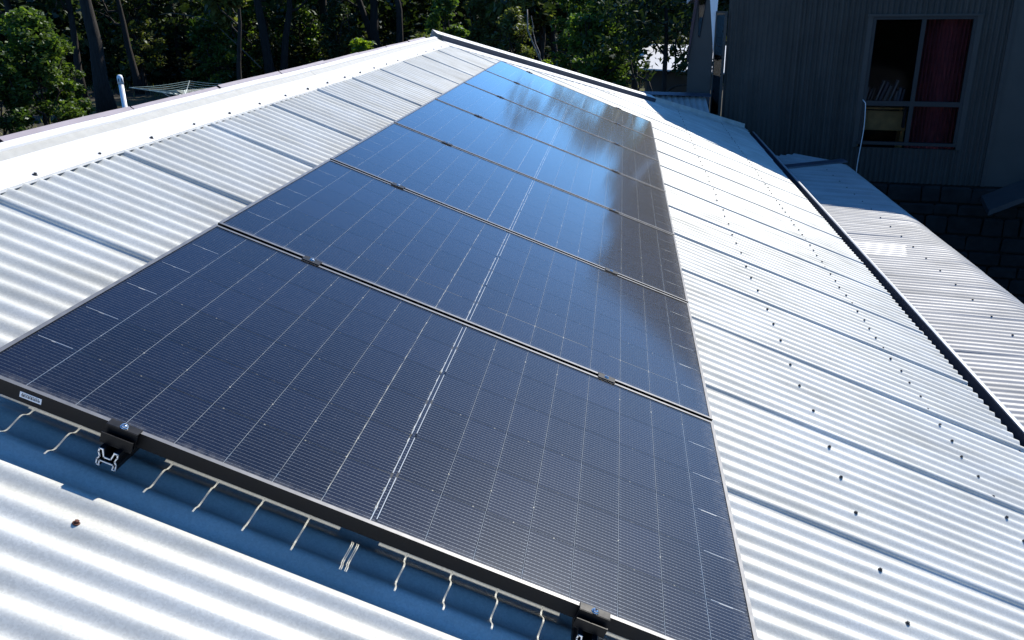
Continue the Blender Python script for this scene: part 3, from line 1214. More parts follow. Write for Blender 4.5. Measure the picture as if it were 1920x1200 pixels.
# narrow flat bay at the left with its slot window and a pale panel standing in for a bright gap
mb = MB()
sl = -0.935
prof = [(sl, 0.0), (-0.545, 0.0), (-0.56, Z0 - 0.25), (-0.66, Z0 + 0.56), (-0.66, Z0 + 0.62), (-0.86, Z0 + 0.50), (-0.905, Z0 + 0.10), (sl, Z0 - 0.3)]
mb.prism(prof, lambda a, b, t: (a, t, b), 0.0, 0.06)
mb.build('flat_bay', M['smooth'], th_)
mb = MB()
mb.prism([(-0.553, Z0 - 0.26), (-0.527, Z0 + 0.60), (-0.662, Z0 + 0.60)], lambda a, b, t: (a, t, b), 0.004, 0.03)
mb.build('tapered_panel', M['pale'], th_)
mb = MB()
mb.prism([(sl - 0.015, Z0 - 0.42), (sl + 0.01, Z0 - 0.30), (-0.875, Z0 + 0.12), (-0.82, Z0 + 0.62), (-0.87, Z0 + 0.62), (-0.92, Z0 + 0.12)], lambda a, b, t: (a, t, b), -0.06, -0.003)
mb.build('bay_barge', M['maroon'], th_)
sw = tb('slot_window', -0.545, -0.395, 0.0, 0.02, Z0 - 1.6, Z0 + 0.36, M['dark'])
mb = MB()
for q in ((-0.547, -0.528), (-0.412, -0.37)):
    mb.box(q[0], q[1], -0.03, -0.001, Z0 - 1.6, Z0 + 0.33)
mb.box(-0.547, -0.37, -0.035, -0.001, Z0 + 0.331, Z0 + 0.36)
mb.build('frame', M['trim'], sw)
tb('pane', -0.527, -0.413, -0.012, -0.009, Z0 - 1.6, Z0 + 0.33, M['pane_slot'], sw)
bw = MB()
bw.prism([(-0.80, Z0 - 0.02), (-0.77, Z0 - 0.03), (-0.70, Z0 + 0.58), (-0.825, Z0 + 0.56)], lambda a, b, t: (a, t, b), -0.012, -0.002)
bo = bw.build('bay_window', M['dark'], th_)
bw = MB()
bw.prism([(-0.795, Z0 + 0.0), (-0.775, Z0 + 0.0), (-0.712, Z0 + 0.56), (-0.815, Z0 + 0.545)], lambda a, b, t: (a, t, b), -0.018, -0.016)
bw.build('pane', M['pane_slot'], bo)
# big four-light window
win = tb('window_frame', WS0 - 0.002, WS1 + 0.002, -0.03, 0.03, WZ1 - 0.045, WZ1, M['winframe'])
zm = Z0 - 0.965
for nm, q in (('jamb', (WS0, WS0 + 0.045, WZ0 + 0.046, WZ1 - 0.046)), ('jamb', (WS1 - 0.045, WS1, WZ0 + 0.046, WZ1 - 0.046)),
              ('sill', (WS0 - 0.03, WS1 + 0.01, WZ0, WZ0 + 0.045)), ('transom', (WS0 + 0.046, WS1 - 0.046, zm - 0.05, zm + 0.022)),
              ('mullion', (2.405, 2.465, zm + 0.0225, WZ1 - 0.046)), ('mullion', (2.405, 2.465, WZ0 + 0.046, zm - 0.0505))):
    tb(nm, q[0], q[1], -0.028 - (0.02 if nm == 'sill' else 0), 0.028, q[2], q[3], M['winframe'], win)
for a, b, c0, c1 in ((WS0 + .045, 2.405, zm + .022, WZ1 - .045), (2.465, WS1 - .045, zm + .022, WZ1 - .045),
                     (WS0 + .045, 2.405, WZ0 + .045, zm - .05), (2.465, WS1 - .045, WZ0 + .045, zm - .05)):
    tb('pane', a + .001, b - .001, -0.004, 0.0, c0 + .001, c1 - .001, M['pane'], win)
for q in ((WS0 - 0.072, WS0 - 0.003, WZ0 - 0.05, WZ1 + 0.03), (WS1 + 0.003, WS1 + 0.072, WZ0 - 0.05, WZ1 + 0.03)):
    tb('architrave', q[0], q[1], -0.026, 0.02, q[2], q[3], M['trim'], win)
tb('head_flashing', WS0 - 0.08, WS1 + 0.08, -0.05, 0.02, WZ1 + 0.002, WZ1 + 0.03, M['trim'], win)
# stone base of the tall house
sb_ = tb('stone_base', -0.3, 7.0, 0.03, 0.35, 0.0, ZW0 - 0.004, M['mortar'])
zc = 0.02
while zc < ZW0 - 0.1:
    hz = min(random.uniform(0.18, 0.30), ZW0 - 0.012 - zc)
    s = 0.4 + random.uniform(0, 0.2)
    while s < 6.9:
        w = random.uniform(0.22, 0.52)
        mb = MB()
        mb.box(s, s + w - 0.025, -0.03 - random.uniform(0, 0.035), 0.028, zc, zc + hz - 0.025, 0.022)
        vv_ = [(x + random.uniform(-.012, .012), y, z + random.uniform(-.010, .010)) for x, y, z in mb.V]
        mb.V = vv_
        mb.build('stone', M['stone'], sb_)
        s += w
    zc += hz
# small awning at the right
mb = MB()
zA = Z0 - 2.40
mb.add([(3.60, -0.66, zA - 0.08), (4.9, -0.66, zA + 0.60), (4.9, -0.02, zA + 0.66), (3.60, -0.02, zA + 0.0),
        (3.60, -0.66, zA - 0.0), (4.9, -0.66, zA + 0.68), (4.9, -0.02, zA + 0.74), (3.60, -0.02, zA + 0.08)],
       [(3, 2, 1, 0), (4, 5, 6, 7), (0, 1, 5, 4), (1, 2, 6, 5), (2, 3, 7, 6), (3, 0, 4, 7)])
mb.build('awning', M['beam'], th_)


def to_world(s, d, z):
    q = WO + WD * s + WN * d
    return np.array([q[0], q[1], z])


def thing_local(name, s, d, z, label, cat, group=None):
    return empty(name, to_world(s, d, z), (0, 0, -TH10), label, cat, group)


# hanging cord
mb = MB()
pts = [to_world(1.735, -0.02, Z0 - 0.93)] + [to_world(1.775 + 0.018 * math.sin(t * 5.2) + 0.02 * t, -0.075, Z0 - 0.95 - t * 1.15) for t in np.linspace(0.02, 1, 14)]
mb.tube(pts, 0.0065, 6)
co = pts[-1]
o = mb.build('hanging_cord', M['cord'], None, True, off=co)
o.location = tuple(co)
tag(o, 'thin white cord hanging down the dark wall below the window', 'cord')
# curtain
n = 150
V = []
for z in np.linspace(WZ0 - 0.3, WZ1 + 0.1, 8):
    for q in range(n + 1):
        f = q / n
        s = 2.44 + f * 0.70
        amp = 0.022 + 0.012 * math.sin(f * 9)
        V.append((s - 2.78, amp * math.sin(f * 2 * math.pi * 13 + 0.6 * math.sin(z * 2)), z - (WZ0 - 0.3)))
F = [(j * (n + 1) + q, j * (n + 1) + q + 1, (j + 1) * (n + 1) + q + 1, (j + 1) * (n + 1) + q) for j in range(7) for q in range(n)]
o = link('curtain', mesh_py('curtain', V, F, True), M['curtain'], None, to_world(2.78, 0.16, WZ0 - 0.3), (0, 0, -TH10))
tag(o, 'plum red curtain drawn behind the right half of the window', 'curtain')
# desk with plywood front and the books on it
dk = thing_local('desk', 2.08, 0.5, WZ0 - 0.60, 'plywood fronted desk seen behind the lower left window pane', 'desk')
for nm, q in (('desk_top', (-0.36, 0.36, -0.22, 0.35, 1.095, 1.125)), ('front_panel', (-0.42, 0.40, -0.20, -0.17, 0.77, 1.07)),
              ('leg', (-0.35, -0.30, -0.16, -0.11, 0, 1.094)), ('leg', (0.30, 0.35, -0.16, -0.11, 0, 1.094)),
              ('leg', (-0.35, -0.30, 0.29, 0.34, 0, 1.094)), ('leg', (0.30, 0.35, 0.29, 0.34, 0, 1.094))):
    mb = MB()
    mb.box(*q[:6], 0.004)
    mb.build(nm, M['timber'], dk)
shf_z = zm - 0.02
bk = [(-0.29, .02, .22, 8), (-0.25, .02, .20, 12), (-0.215, .018, .21, 14), (-0.14, .022, .33, 16), (-0.09, .03, .32, 18), (-0.02, .035, .26, 17), (0.05, .022, .34, 17), (0.13, .03, .17, 8), (0.175, .035, .22, 6), (0.22, .03, .20, 10)]
bcol = [(0.45, 0.46, 0.5), (0.3, 0.32, 0.36), (0.4, 0.36, 0.34), (0.5, 0.5, 0.53), (0.16, 0.2, 0.3), (0.36, 0.38, 0.4), (0.55, 0.55, 0.56), (0.42, 0.4, 0.42), (0.33, 0.36, 0.42), (0.25, 0.22, 0.25)]
bl = ['short pale book at the left end of the row', 'short grey book, second from the left', 'brownish book, third from the left', 'tall leaning light book, fourth from the left',
      'tall leaning dark blue book, fifth from the left', 'thick leaning grey book in the middle of the row', 'tallest leaning white book near the middle', 'low book right of the tallest one',
      'blue grey book, second from the right end', 'dark book at the right end of the row']
shelf = thing_local('shelf', 2.08, 0.30, shf_z - 0.03, 'narrow shelf board behind the window transom carrying books', 'shelf')
mb = MB()
mb.box(-0.345, 0.32, -0.14, 0.14, 0, 0.03)
mb.build('board', M['plaster'], shelf)
mb = MB()
mb.box(-0.345, -0.315, -0.13, 0.13, -0.35, -0.001)
mb.box(0.29, 0.32, -0.13, 0.13, -0.35, -0.001)
mb.build('bracket', M['plaster'], shelf)
for q, (s, w, h, lean) in enumerate(bk):
    e = thing_local('book', 2.08 + s, 0.28, shf_z, bl[q] + ' inside the window', 'book', 'books behind the window')
    e.rotation_euler = (0, math.radians(lean), -TH10)
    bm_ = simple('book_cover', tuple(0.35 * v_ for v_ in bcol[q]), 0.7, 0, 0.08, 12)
    mb = MB()
    mb.box(-w / 2, -w / 2 + .003, -0.09, 0.09, 0.0, h)
    mb.box(w / 2 - .003, w / 2, -0.09, 0.09, 0.0, h)
    mb.box(-w / 2 + .003, w / 2 - .003, -0.09, -0.087, 0.0, h)
    mb.build('cover', bm_, e)
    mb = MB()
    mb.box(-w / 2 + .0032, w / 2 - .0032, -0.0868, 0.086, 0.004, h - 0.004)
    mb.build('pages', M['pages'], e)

# small lean-to roof between the barge and the tall house
lt = empty('lean_to_roof', (2.0, 12.2, 0.0), label='small shaded corrugated lean-to roof beyond the barge capping', cat='roof')
LO = ploc(lt)
nr = 150
V = []
TL, TR = np.array([1.10, 12.45, Z0 - 0.83]), np.array([2.62, 12.62, Z0 - 0.90])
BL_, BR_ = np.array([1.30, 11.35, Z0 - 1.22]), np.array([2.72, 11.95, Z0 - 1.32])
for j in range(2):
    for q in range(nr + 1):
        f = q / nr
        p = (TL + (TR - TL) * f) if j else (BL_ + (BR_ - BL_) * f)
        h = 0.013 * math.cos(2 * math.pi * f * 16)
        V.append(p + np.array([0, 0, h]) - LO)
F = [(q, q + 1, nr + 1 + q + 1, nr + 1 + q) for q in range(nr)]
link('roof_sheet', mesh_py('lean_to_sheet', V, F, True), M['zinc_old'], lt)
mb = MB()
dx = (TR - TL) / np.linalg.norm(TR - TL)
V = []
for s in (TL - dx * .05, TR + dx * .08):
    for a, b in ((-0.10, 0.012), (-0.09, 0.02), (0.0, 0.05), (0.03, 0.05), (0.035, -0.12)):
        V.append((s[0], s[1] + a, s[2] + b))
mb.add(V, [(q, 5 + q, 6 + q, q + 1) for q in range(4)])
mb.build('top_flashing', M['gutter'], lt, off=LO)
tbx = MB()
tbx.box(1.2, 1.3, 11.6, 12.3, 0, Z0 - 1.25)
tbx.box(2.55, 2.65, 12.1, 12.5, 0, Z0 - 1.25)
tbx.build('support', M['brickhouse'], lt, off=LO)

# ------------------------------------------------------------------ vent pipe
p = at(238, 222, 9.0)
p0 = np.array([p[0], 9.0, 0.0])
vp = empty('vent_pipe', p0, label='white plastic vent pipe with a slotted cap rising behind the roof edge', cat='pipe')
ptop = at(226, 140, 9.0)[2]
lean = -0.02
mb = MB()
mb.tube([(0, 0, 0), (-0.0, 0, ptop - 0.10)], 0.031, 20)
mb.build('pipe', M['pvc'], vp, True)
mb = MB()
mb.tube([(0, 0, ptop - 0.115), (0, 0, ptop - 0.04), (0, 0, ptop - 0.012), (0, 0, ptop)], [0.037, 0.037, 0.030, 0.015], 20)
cp = mb.build('cap', M['pvc'], vp, True)
for q in range(6):
    t = q * math.pi / 3
    mb = MB()
    mb.box(-0.006, 0.006, 0.0355, 0.0380, ptop - 0.085, ptop - 0.045)
    mb.V = [(x * math.cos(t) - y * math.sin(t), x * math.sin(t) + y * math.cos(t), z) for x, y, z in mb.V]
    mb.build('slot', M['ink'], cp)

# ------------------------------------------------------------------ rotary clothesline
hp = on_ground(335, 30.4)
hc = empty('rotary_clothesline', hp, label='rotary clothesline with four arms standing on the yard behind the house', cat='clothesline')
mb = MB()
mb.tube([(0, 0, 0), (0, 0, 1.75)], 0.035, 10)
mb.build('pole', M['galv'], hc, True)
for q in range(4):
    t = q * math.pi / 2 + 0.35
    mb = MB()
    mb.tube([(0, 0, 1.55), (1.95 * math.cos(t), 1.95 * math.sin(t), 1.92)], 0.018, 8)
    mb.tube([(0, 0, 1.15), (0.8 * math.cos(t), 0.8 * math.sin(t), 1.69)], 0.012, 6)
    mb.build('arm', M['galv'], hc, True)
for rr in (0.75, 1.05, 1.35, 1.65, 1.93):
    mb = MB()
    for q in range(4):
        t0, t1 = q * math.pi / 2 + 0.35, (q + 1) * math.pi / 2 + 0.35
        z = 1.55 + 0.37 * rr / 1.95
        a, b = np.array([rr * math.cos(t0), rr * math.sin(t0), z]), np.array([rr * math.cos(t1), rr * math.sin(t1), z])
        mb.tube([a + (b - a) * f + np.array([0, 0, -0.05 * math.sin(math.pi * f)]) for f in np.linspace(0, 1, 7)], 0.008, 5)
    mb.build('line', M['wire'], hc)

# stump
sp0 = on_ground(60, 27.0)
stp = empty('tree_stump', sp0, label='sawn grey tree stump at the left edge of the yard', cat='stump')
mb = MB()
n = 18
V = []
for z, r0 in ((0, 0.45), (0.14, 0.37), (0.55, 0.34)):
    for q in range(n):
        t = q * 2 * math.pi / n
        r = r0 * (1 + 0.09 * math.sin(3 * t + 1) + 0.05 * math.sin(7 * t))
        V.append((r * math.cos(t), r * math.sin(t), z))
F = [(j * n + q, j * n + (q + 1) % n, (j + 1) * n + (q + 1) % n, (j + 1) * n + q) for j in range(2) for q in range(n)]
mb.add(V, F)
mb.build('bark', M['stumpbark'], stp, True)
mb = MB()
mb.add([V[2 * n + q] for q in range(n)], [tuple(range(n))])
mb.build('sawn_top', M['stumptop'], stp)

# far shed with a white roof
sh = empty('garden_shed', (3.2, 35.0, 0.0), label='far low shed with a sunlit white metal roof beyond the shrubs', cat='shed')
SO = ploc(sh)
mb = MB()
zr = Z0 - 1.85
V = [(1.9, 38.5, zr + .25), (5.6, 36.6, zr + .25), (5.0, 31.0, zr - 0.35), (1.9, 33.2, zr - 0.35)]
V += [(x, y, z + 0.05) for x, y, z in V]
mb.add(V, [(3, 2, 1, 0), (4, 5, 6, 7), (0, 1, 5, 4), (1, 2, 6, 5), (2, 3, 7, 6), (3, 0, 4, 7)])
mb.build('roof', M['cap'], sh, off=SO)
mb = MB()
mb.box(2.3, 4.7, 33.6, 36.3, 0, zr - 0.45)
mb.build('wall', M['smooth'], sh, off=SO)

# ------------------------------------------------------------------ vegetation
def leaves(centers, size, elong=1.8, up=0.35, droop=0.0):
    """one small four-sided folded leaf at each centre"""
    n = len(centers)
    a = rng.normal(size=(n, 3))
    a[:, 2] = a[:, 2] * 0.6 - droop
    a /= np.linalg.norm(a, axis=1)[:, None]
    b = rng.normal(size=(n, 3))
    b[:, 2] *= (1 - up)
    b -= (b * a).sum(1)[:, None] * a
    b /= np.linalg.norm(b, axis=1)[:, None]
    s = size * rng.uniform(0.6, 1.35, n)[:, None]
    c_ = np.cross(a, b)
    v0 = centers - a * s * elong * 0.5
    v2 = centers + a * s * elong * 0.5
    v1 = centers + b * s * 0.5 + c_ * s * 0.12
    v3 = centers - b * s * 0.5 + c_ * s * 0.12
    V = np.stack([v0, v1, v2, v3], 1).reshape(-1, 3)
    F = np.arange(4 * n).reshape(n, 4)
    return V, F


def clump_points(n, clumps, spread):
    """points gathered round clump centres"""
    k = rng.integers(0, len(clumps), n)
    d = rng.normal(size=(n, 3))
    d /= np.linalg.norm(d, axis=1)[:, None]
    r = rng.random(n) ** 0.45
    return clumps[k] + d * (r * spread[k])[:, None] * np.array([1, 1, 0.75])


def limb_path(p0, p1, wob, n=6):
    ts = np.linspace(0, 1, n)
    pts = p0 + (p1 - p0) * ts[:, None]
    off = rng.normal(size=(n, 3)) * wob
    off[0] = 0
    off[-1] *= 0.3
    return pts + off * np.sin(np.pi * ts * 0.9)[:, None]


def gum_tree(name, base, h, rad, lean, label, mat='leaf_dark', crown_r=2.6, crown_z=(0.5, 1.0), nleaf=3200, lsize=0.20, cat='tree', group='gum trees behind the house', bark='bark', nlimb=7, side=0):
    t = empty(name, base, label=label, cat=cat, group=group)
    mb = MB()
    top = np.array([lean[0], lean[1], h * 0.93])
    pts = limb_path(np.array([0, 0, -0.05]), top, rad * 0.35, 9)
    fr = np.linspace(0, 1, 9)
    rads = rad * (1 - 0.80 * fr ** 1.1)
    rads[0] *= 1.45
    rads[1] *= 1.05
    mb.tube(pts, rads, 12)
    cl, sp = [], []
    for q in range(nlimb):
        f = crown_z[0] * 0.75 + (crown_z[1] * 0.92 - crown_z[0] * 0.75) * (q + rng.random() * 0.7) / nlimb
        i0 = min(7, int(f * 8))
        b0_ = pts[i0] + (pts[i0 + 1] - pts[i0]) * (f * 8 - i0)
        ang = rng.uniform(0, 2 * math.pi)
        ln = crown_r * rng.uniform(0.55, 1.05)
        e = b0_ + np.array([math.cos(ang) * ln, math.sin(ang) * ln, ln * rng.uniform(0.3, 0.9)])
        lp = limb_path(b0_, e, ln * 0.08, 6)
        r0 = rad * (1 - 0.8 * f) * 0.55
        mb.tube(lp, np.linspace(r0, r0 * 0.2, 6), 7)
        for w in range(4):
            c0 = lp[2 + w] + rng.normal(size=3) * 0.35
            if c0[2] < crown_z[0] * h: continue
            cl.append(c0)
            sp.append(rng.uniform(0.45, 0.95) * crown_r / 2.6)
        for w in range(2):
            tw = lp[3 + w] + rng.normal(size=3) * 0.5 * crown_r / 2.6
            mb.tube(limb_path(lp[3 + w], tw, 0.05, 4), np.linspace(r0 * 0.35, r0 * 0.12, 4), 5)
    cl.append(pts[-1])
    sp.append(0.9 * crown_r / 2.6)
    mb.build('trunk', M[bark], t, True)
    P = clump_points(nleaf, np.array(cl), np.array(sp))
    V, F = leaves(P, lsize, 2.2, 0.2, 0.6)
    link('crown', mesh_np('crown', V, F), M[mat], t)
    return t


def shrub(name, base, h, w, label, mat='leaf_bright', nleaf=6000, lsize=0.10, cat='shrub', group='shrubs behind the house', z0=0.08, stems=6, nclump=60, gap=0.0):
    t = empty(name, base, label=label, cat=cat, group=group)
    mb = MB()
    cl, sp = [], []
    for q in range(stems):
        ang = q * 2 * math.pi / stems + rng.uniform(-.5, .5)
        rr = w * 0.34 * rng.uniform(0.3, 1.0)
        e = np.array([math.cos(ang) * rr, math.sin(ang) * rr, h * rng.uniform(0.6, 0.93)])
        lp = limb_path(np.array([math.cos(ang) * .06, math.sin(ang) * .06, -0.03]), e, 0.09 * w, 7)
        r0 = 0.014 * h * rng.uniform(0.7, 1.3)
        mb.tube(lp, np.linspace(r0, r0 * 0.25, 7), 6)
        for k in range(3):
            tw = lp[3 + k] + np.array([rng.normal() * w * .2, rng.normal() * w * .2, abs(rng.normal()) * h * .08])
            mb.tube(limb_path(lp[3 + k], tw, 0.03, 4), np.linspace(r0 * 0.5, r0 * 0.15, 4), 5)
    for q in range(nclump):
        z = z0 + (1 - z0) * rng.random() ** 0.85
        prof = math.sin(math.pi * min(1, (0.18 + 0.8 * z))) ** 0.6
        r = w * 0.5 * prof * rng.random() ** 0.5 * rng.uniform(0.75, 1.1)
        a = rng.uniform(0, 2 * math.pi)
        cl.append((r * math.cos(a), r * math.sin(a), z * h))
        sp.append(rng.uniform(0.09, 0.2) * min(w, h))
    mb.build('stems', M['bark'], t, True)
    P = clump_points(nleaf, np.array(cl), np.array(sp))
    P = P[P[:, 2] > 0.03]
    V, F = leaves(P, lsize, 1.9, 0.45)
    link('foliage', mesh_np('foliage', V, F), M[mat], t)
    return t


# tall gum trunks seen between roof and picture top
gums = [
    (182, 36.5, 14.0, 0.34, (-0.2, 0), 'thick dark gum trunk right of the bright shrub at the left', 'leaf_dark', 3.2),
    (502, 46.0, 13.5, 0.27, (-0.5, 0), 'straight dark gum trunk, left one of a close pair', 'leaf_dark', 2.8),
    (522, 46.5, 12.5, 0.22, (2.0, 0.3), 'dark gum trunk leaning right, right one of a close pair', 'leaf_mid', 2.6),
    (614, 54.0, 14.0, 0.32, (0.1, 0), 'straight dark gum trunk midway along the pale ridge capping', 'leaf_dark', 3.0),
    (722, 52.0, 12.5, 0.25, (-3.6, 0.4), 'dark gum trunk leaning far to the left behind the ridge', 'leaf_dark', 2.6),
    (708, 50.0, 13.0, 0.30, (-0.3, 0), 'dark upright gum trunk left of the ridge corner', 'leaf_dark', 3.0),
    (748, 49.0, 12.0, 0.24, (0.0, 0), 'dark slim upright gum trunk nearest the ridge corner', 'leaf_mid', 2.6),
    (1012, 47.0, 8.0, 0.24, (0.2, 0), 'dark upright gum trunk above the far solar panels', 'leaf_dark', 2.8),
    (1038, 48.0, 8.3, 0.21, (0.1, 0), 'slimmer dark gum trunk just right of another above the panels', 'leaf_dark', 2.6),
    (940, 44.0, 7.6, 0.17, (0.5, 0), 'thin dark gum trunk right of the ridge corner shrub', 'leaf_olive', 2.2),
    (975, 52.0, 8.2, 0.22, (-0.6, 0), 'dark gum trunk standing deep in the wood above the panels', 'leaf_dark', 2.6),
    (437, 39.0, 8.5, 0.13, (0.9, 0), 'small dark gum by the clothesline', 'leaf_olive', 2.0),
    (250, 45.0, 11.0, 0.19, (-0.9, 0), 'dark gum behind the clothesline pole', 'leaf_olive', 2.4),
    (140, 43.0, 12.5, 0.20, (0.5, 0), 'slim dark gum left of the thick trunk', 'leaf_dark', 2.4),
    (1190, 40.0, 7.0, 0.17, (0.3, 0), 'dark gum behind the large green shrub', 'leaf_dark', 2.2),
    (860, 56.0, 9.5, 0.25, (-0.3, 0), 'dark gum far behind the ridge corner', 'leaf_dark', 2.6),
    (330, 55.0, 13.0, 0.28, (0.4, 0), 'dark gum far behind the clothesline', 'leaf_dark', 2.8),
    (30, 42.0, 12.0, 0.24, (0.2, 0), 'dark gum at the left edge behind the bright shrub', 'leaf_dark', 2.6),
    (1100, 55.0, 7.8, 0.25, (0.2, 0), 'dark gum far behind the large green shrub', 'leaf_dark', 2.6),
]
for (px, Y, h, r, ln, lab, mt, cr) in gums:
    gum_tree('gum_tree', on_ground(px, Y), h, r, ln, lab, mt, cr, (0.46, 1.0), 3600, 0.21)
# thin pale leaning sapling
b = on_ground(1052, 30.0)
t = empty('dead_sapling', b, label='thin pale leafless sapling leaning left above the far panels', cat='tree')
mb = MB()
q0 = np.zeros(3)
q1 = at(988, 18, 30.0) - b
mb.tube(limb_path(q0, q1, 0.10, 9), np.linspace(0.05, 0.02, 9), 7)
q2 = q0 + (q1 - q0) * 0.62
mb.tube(limb_path(q2, q2 + np.array([-0.3, 0, 1.5]), 0.06, 6), np.linspace(0.025, 0.008, 6), 6)
mb.build('trunk', M['bark_pale'], t, True)
# bare arching branch left of the pair of gums
b = on_ground(492, 41.0)
t = empty('fallen_branch', b, label='bare grey branch arching left from the pair of gums', cat='branch')
mb = MB()
pts = [at(x, y, 41.0) - b for x, y in ((490, 128), (470, 108), (430, 70), (400, 42), (360, 30), (320, 24), (297, 28))]
mb.tube(pts, np.linspace(0.032, 0.010, 7), 6)
pts = [at(x, y, 41.0) - b for x, y in ((400, 42), (440, 50), (470, 64), (482, 76))]
mb.tube(pts, np.linspace(0.020, 0.008, 4), 6)
mb.build('limb', M['bark_mid'], t, True)

shrubs = [
    # px, Y, height, width, label, material, leaves, leaf size
    (62, 30.0, 4.5, 2.9, 'tall bright green shrub at the left picture edge', 'leaf_bright', 11000, 0.105),
    (-12, 28.5, 3.4, 2.0, 'mid green shrub cut by the left picture edge', 'leaf_mid', 6000, 0.10),
    (112, 31.5, 2.7, 1.7, 'lower bright shrub in front of the thick gum trunk', 'leaf_bright', 5000, 0.095),
    (262, 47.0, 6.0, 2.6, 'olive shrub behind the white vent pipe', 'leaf_olive', 4500, 0.12),
    (400, 43.0, 4.2, 2.8, 'green shrub behind the right clothesline arm', 'leaf_mid', 5000, 0.12),
    (455, 50.0, 6.0, 3.4, 'green shrub left of the gum pair', 'leaf_bright', 5500, 0.14),
    (565, 52.0, 6.2, 3.0, 'green shrub between the gum pair and the next trunk', 'leaf_bright', 5000, 0.14),
    (640, 47.0, 4.6, 2.6, 'dark shrub behind the ridge capping middle', 'leaf_dark', 4000, 0.13),
    (680, 33.0, 3.3, 1.7, 'pale leafed shrub showing over the ridge capping', 'leaf_yellow', 3200, 0.10),
    (795, 31.0, 3.6, 1.7, 'leafy shrub directly behind the ridge corner', 'leaf_olive', 3600, 0.095),
    (838, 34.0, 5.0, 1.9, 'bright green shrub right behind the ridge corner', 'leaf_bright', 6500, 0.10),
    (905, 46.0, 5.0, 2.8, 'brownish olive shrub above the far barge capping', 'leaf_olive', 5000, 0.12),
    (960, 40.0, 4.2, 2.4, 'olive shrub above the farthest panel', 'leaf_olive', 4500, 0.11),
    (1020, 28.0, 2.9, 1.05, 'small yellow green shrub above the barge capping', 'leaf_yellow', 4200, 0.085),
    (1128, 25.0, 5.0, 2.4, 'large bright green shrub beyond the far end of the roof', 'leaf_bright', 12000, 0.09),
    (1160, 21.5, 2.75, 1.5, 'dark green bush in front of the large green shrub', 'leaf_mid', 6500, 0.075),
    (1195, 19.5, 2.35, 1.0, 'low yellow green bush by the lean-to roof', 'leaf_yellow', 4000, 0.065),
    (1085, 36.0, 5.6, 2.6, 'mid green shrub left of the large green one', 'leaf_mid', 5000, 0.115),
]
for (px, Y, h, w, lab, mt, nl, ls) in shrubs:
    shrub('shrub', on_ground(px, Y), h, w, lab, mt, nl, ls)
# drooping gum over the shed roof
gum_tree('weeping_gum', on_ground(1252, 22.0), 6.8, 0.10, (-0.2, 0), 'drooping narrow leafed gum between the shed and the tall house', 'leaf_dark', 1.9, (0.42, 1.0), 3000, 0.085, group=None, nlimb=9)

for (X_, Y_, h_, lab) in ((5.4, 24.0, 8.3, 'dense dark gum added nearest behind the tall house to darken the reflections'), (8.4, 25.0, 8.6, 'dense dark gum added farther along behind the tall house to darken the reflections')):
    gum_tree('gum_tree', np.array([X_, Y_, 0.0]), h_, 0.16, (0.2, 0), lab, 'leaf_dark', 2.5, (0.30, 1.0), 9000, 0.17, nlimb=12)  # gums added behind the house to darken the panel reflections

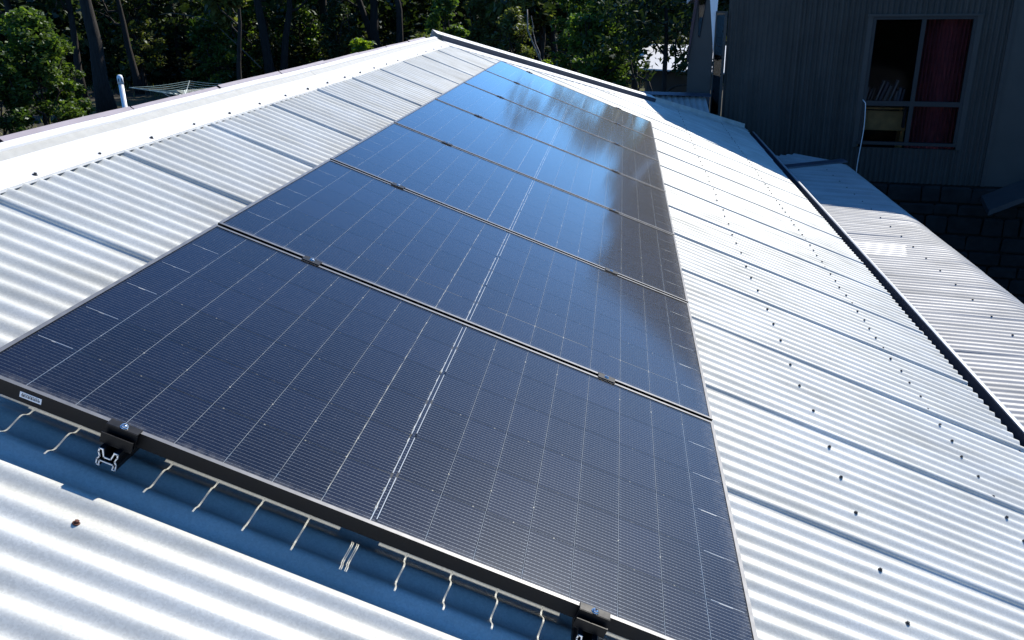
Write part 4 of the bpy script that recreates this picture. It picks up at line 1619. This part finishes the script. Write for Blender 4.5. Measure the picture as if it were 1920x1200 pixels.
# the wood all round: trunks and foliage of one mass
wood = D.objects
C_, S_ = [], []
trk = MB()
nt_ = 0
for q in range(560):
    ang = rng.uniform(0, 2 * math.pi) if q % 2 else rng.uniform(-0.85, 0.30)
    rr = rng.uniform(54, 88)
    x, y = 0 + rr * math.sin(ang), 4 + rr * math.cos(ang)
    front = (math.cos(ang) > 0.35)
    hh = rng.uniform(7.6, 9.6) if (front and x < -6) else rng.uniform(6.6, 8.8) if front else rng.uniform(10, 15)
    trk.tube([(x, y, -0.1), (x + rng.normal() * .4, y + rng.normal() * .4, hh * 0.8)], [rng.uniform(.12, .26), 0.07], 7)
    for w in range(9):
        C_.append((x + rng.normal() * 1.7, y + rng.normal() * 1.7, hh * rng.uniform(0.30, 1.0)))
        S_.append(rng.uniform(0.8, 1.7))
    for w in range(8):
        C_.append((x + rng.normal() * 2.6, y + rng.normal() * 2.6, rng.uniform(0.3, 6.0)))
        S_.append(rng.uniform(0.8, 1.8))
P = clump_points(330000, np.array(C_), np.array(S_))
V, F = leaves(P, 0.27, 2.0, 0.3, 0.2)
w_ = link('distant_wood', mesh_np('distant_wood', V, F), M['leaf_dark'])
tag(w_, 'dense dark wood of gums closing the view behind the yard', 'wood', kind='stuff')
tw = trk.build('trunks', M['bark'], w_)
tw['kind'] = 'stuff'
# undergrowth between the trunks
C_, S_ = [], []
for q in range(340):
    x, y = rng.uniform(-52, 12), rng.uniform(50, 62)
    for w in range(4):
        C_.append((x + rng.normal() * 1.0, y + rng.normal() * 1.0, rng.uniform(0.2, 2.6)))
        S_.append(rng.uniform(0.45, 1.1))
P = clump_points(110000, np.array(C_), np.array(S_))
P = P[P[:, 2] > 0.02]
V, F = leaves(P, 0.15, 1.9, 0.4)
ug = link('undergrowth', mesh_np('undergrowth', V, F), M['leaf_under'])
tag(ug, 'dark tangled undergrowth between the gum trunks', 'undergrowth', kind='stuff')
# dry grass in the yard
n = 26000
X = rng.uniform(-40, 14, n)
Y = rng.uniform(26, 62, n)
keep = noise_keep = (np.sin(X * 0.6 + 1.3) + np.sin(Y * 0.43) + rng.normal(size=n) * 0.7) > 0.25
X, Y = X[keep], Y[keep]
n = len(X)
hgt = rng.uniform(0.12, 0.42, n)
ang = rng.uniform(0, 2 * np.pi, n)
lx, ly = rng.normal(size=n) * 0.10, rng.normal(size=n) * 0.10
wd = 0.022
v0 = np.stack([X - wd * np.cos(ang), Y - wd * np.sin(ang), np.zeros(n) - 0.01], 1)
v1 = np.stack([X + wd * np.cos(ang), Y + wd * np.sin(ang), np.zeros(n) - 0.01], 1)
v2 = np.stack([X + lx, Y + ly, hgt], 1)
V = np.stack([v0, v1, v2], 1).reshape(-1, 3)
F = np.arange(3 * n).reshape(n, 3)
gr = link('dry_grass', mesh_np('dry_grass', V, F), M['grass'])
tag(gr, 'dry grass tufts scattered over the yard', 'grass', kind='stuff')
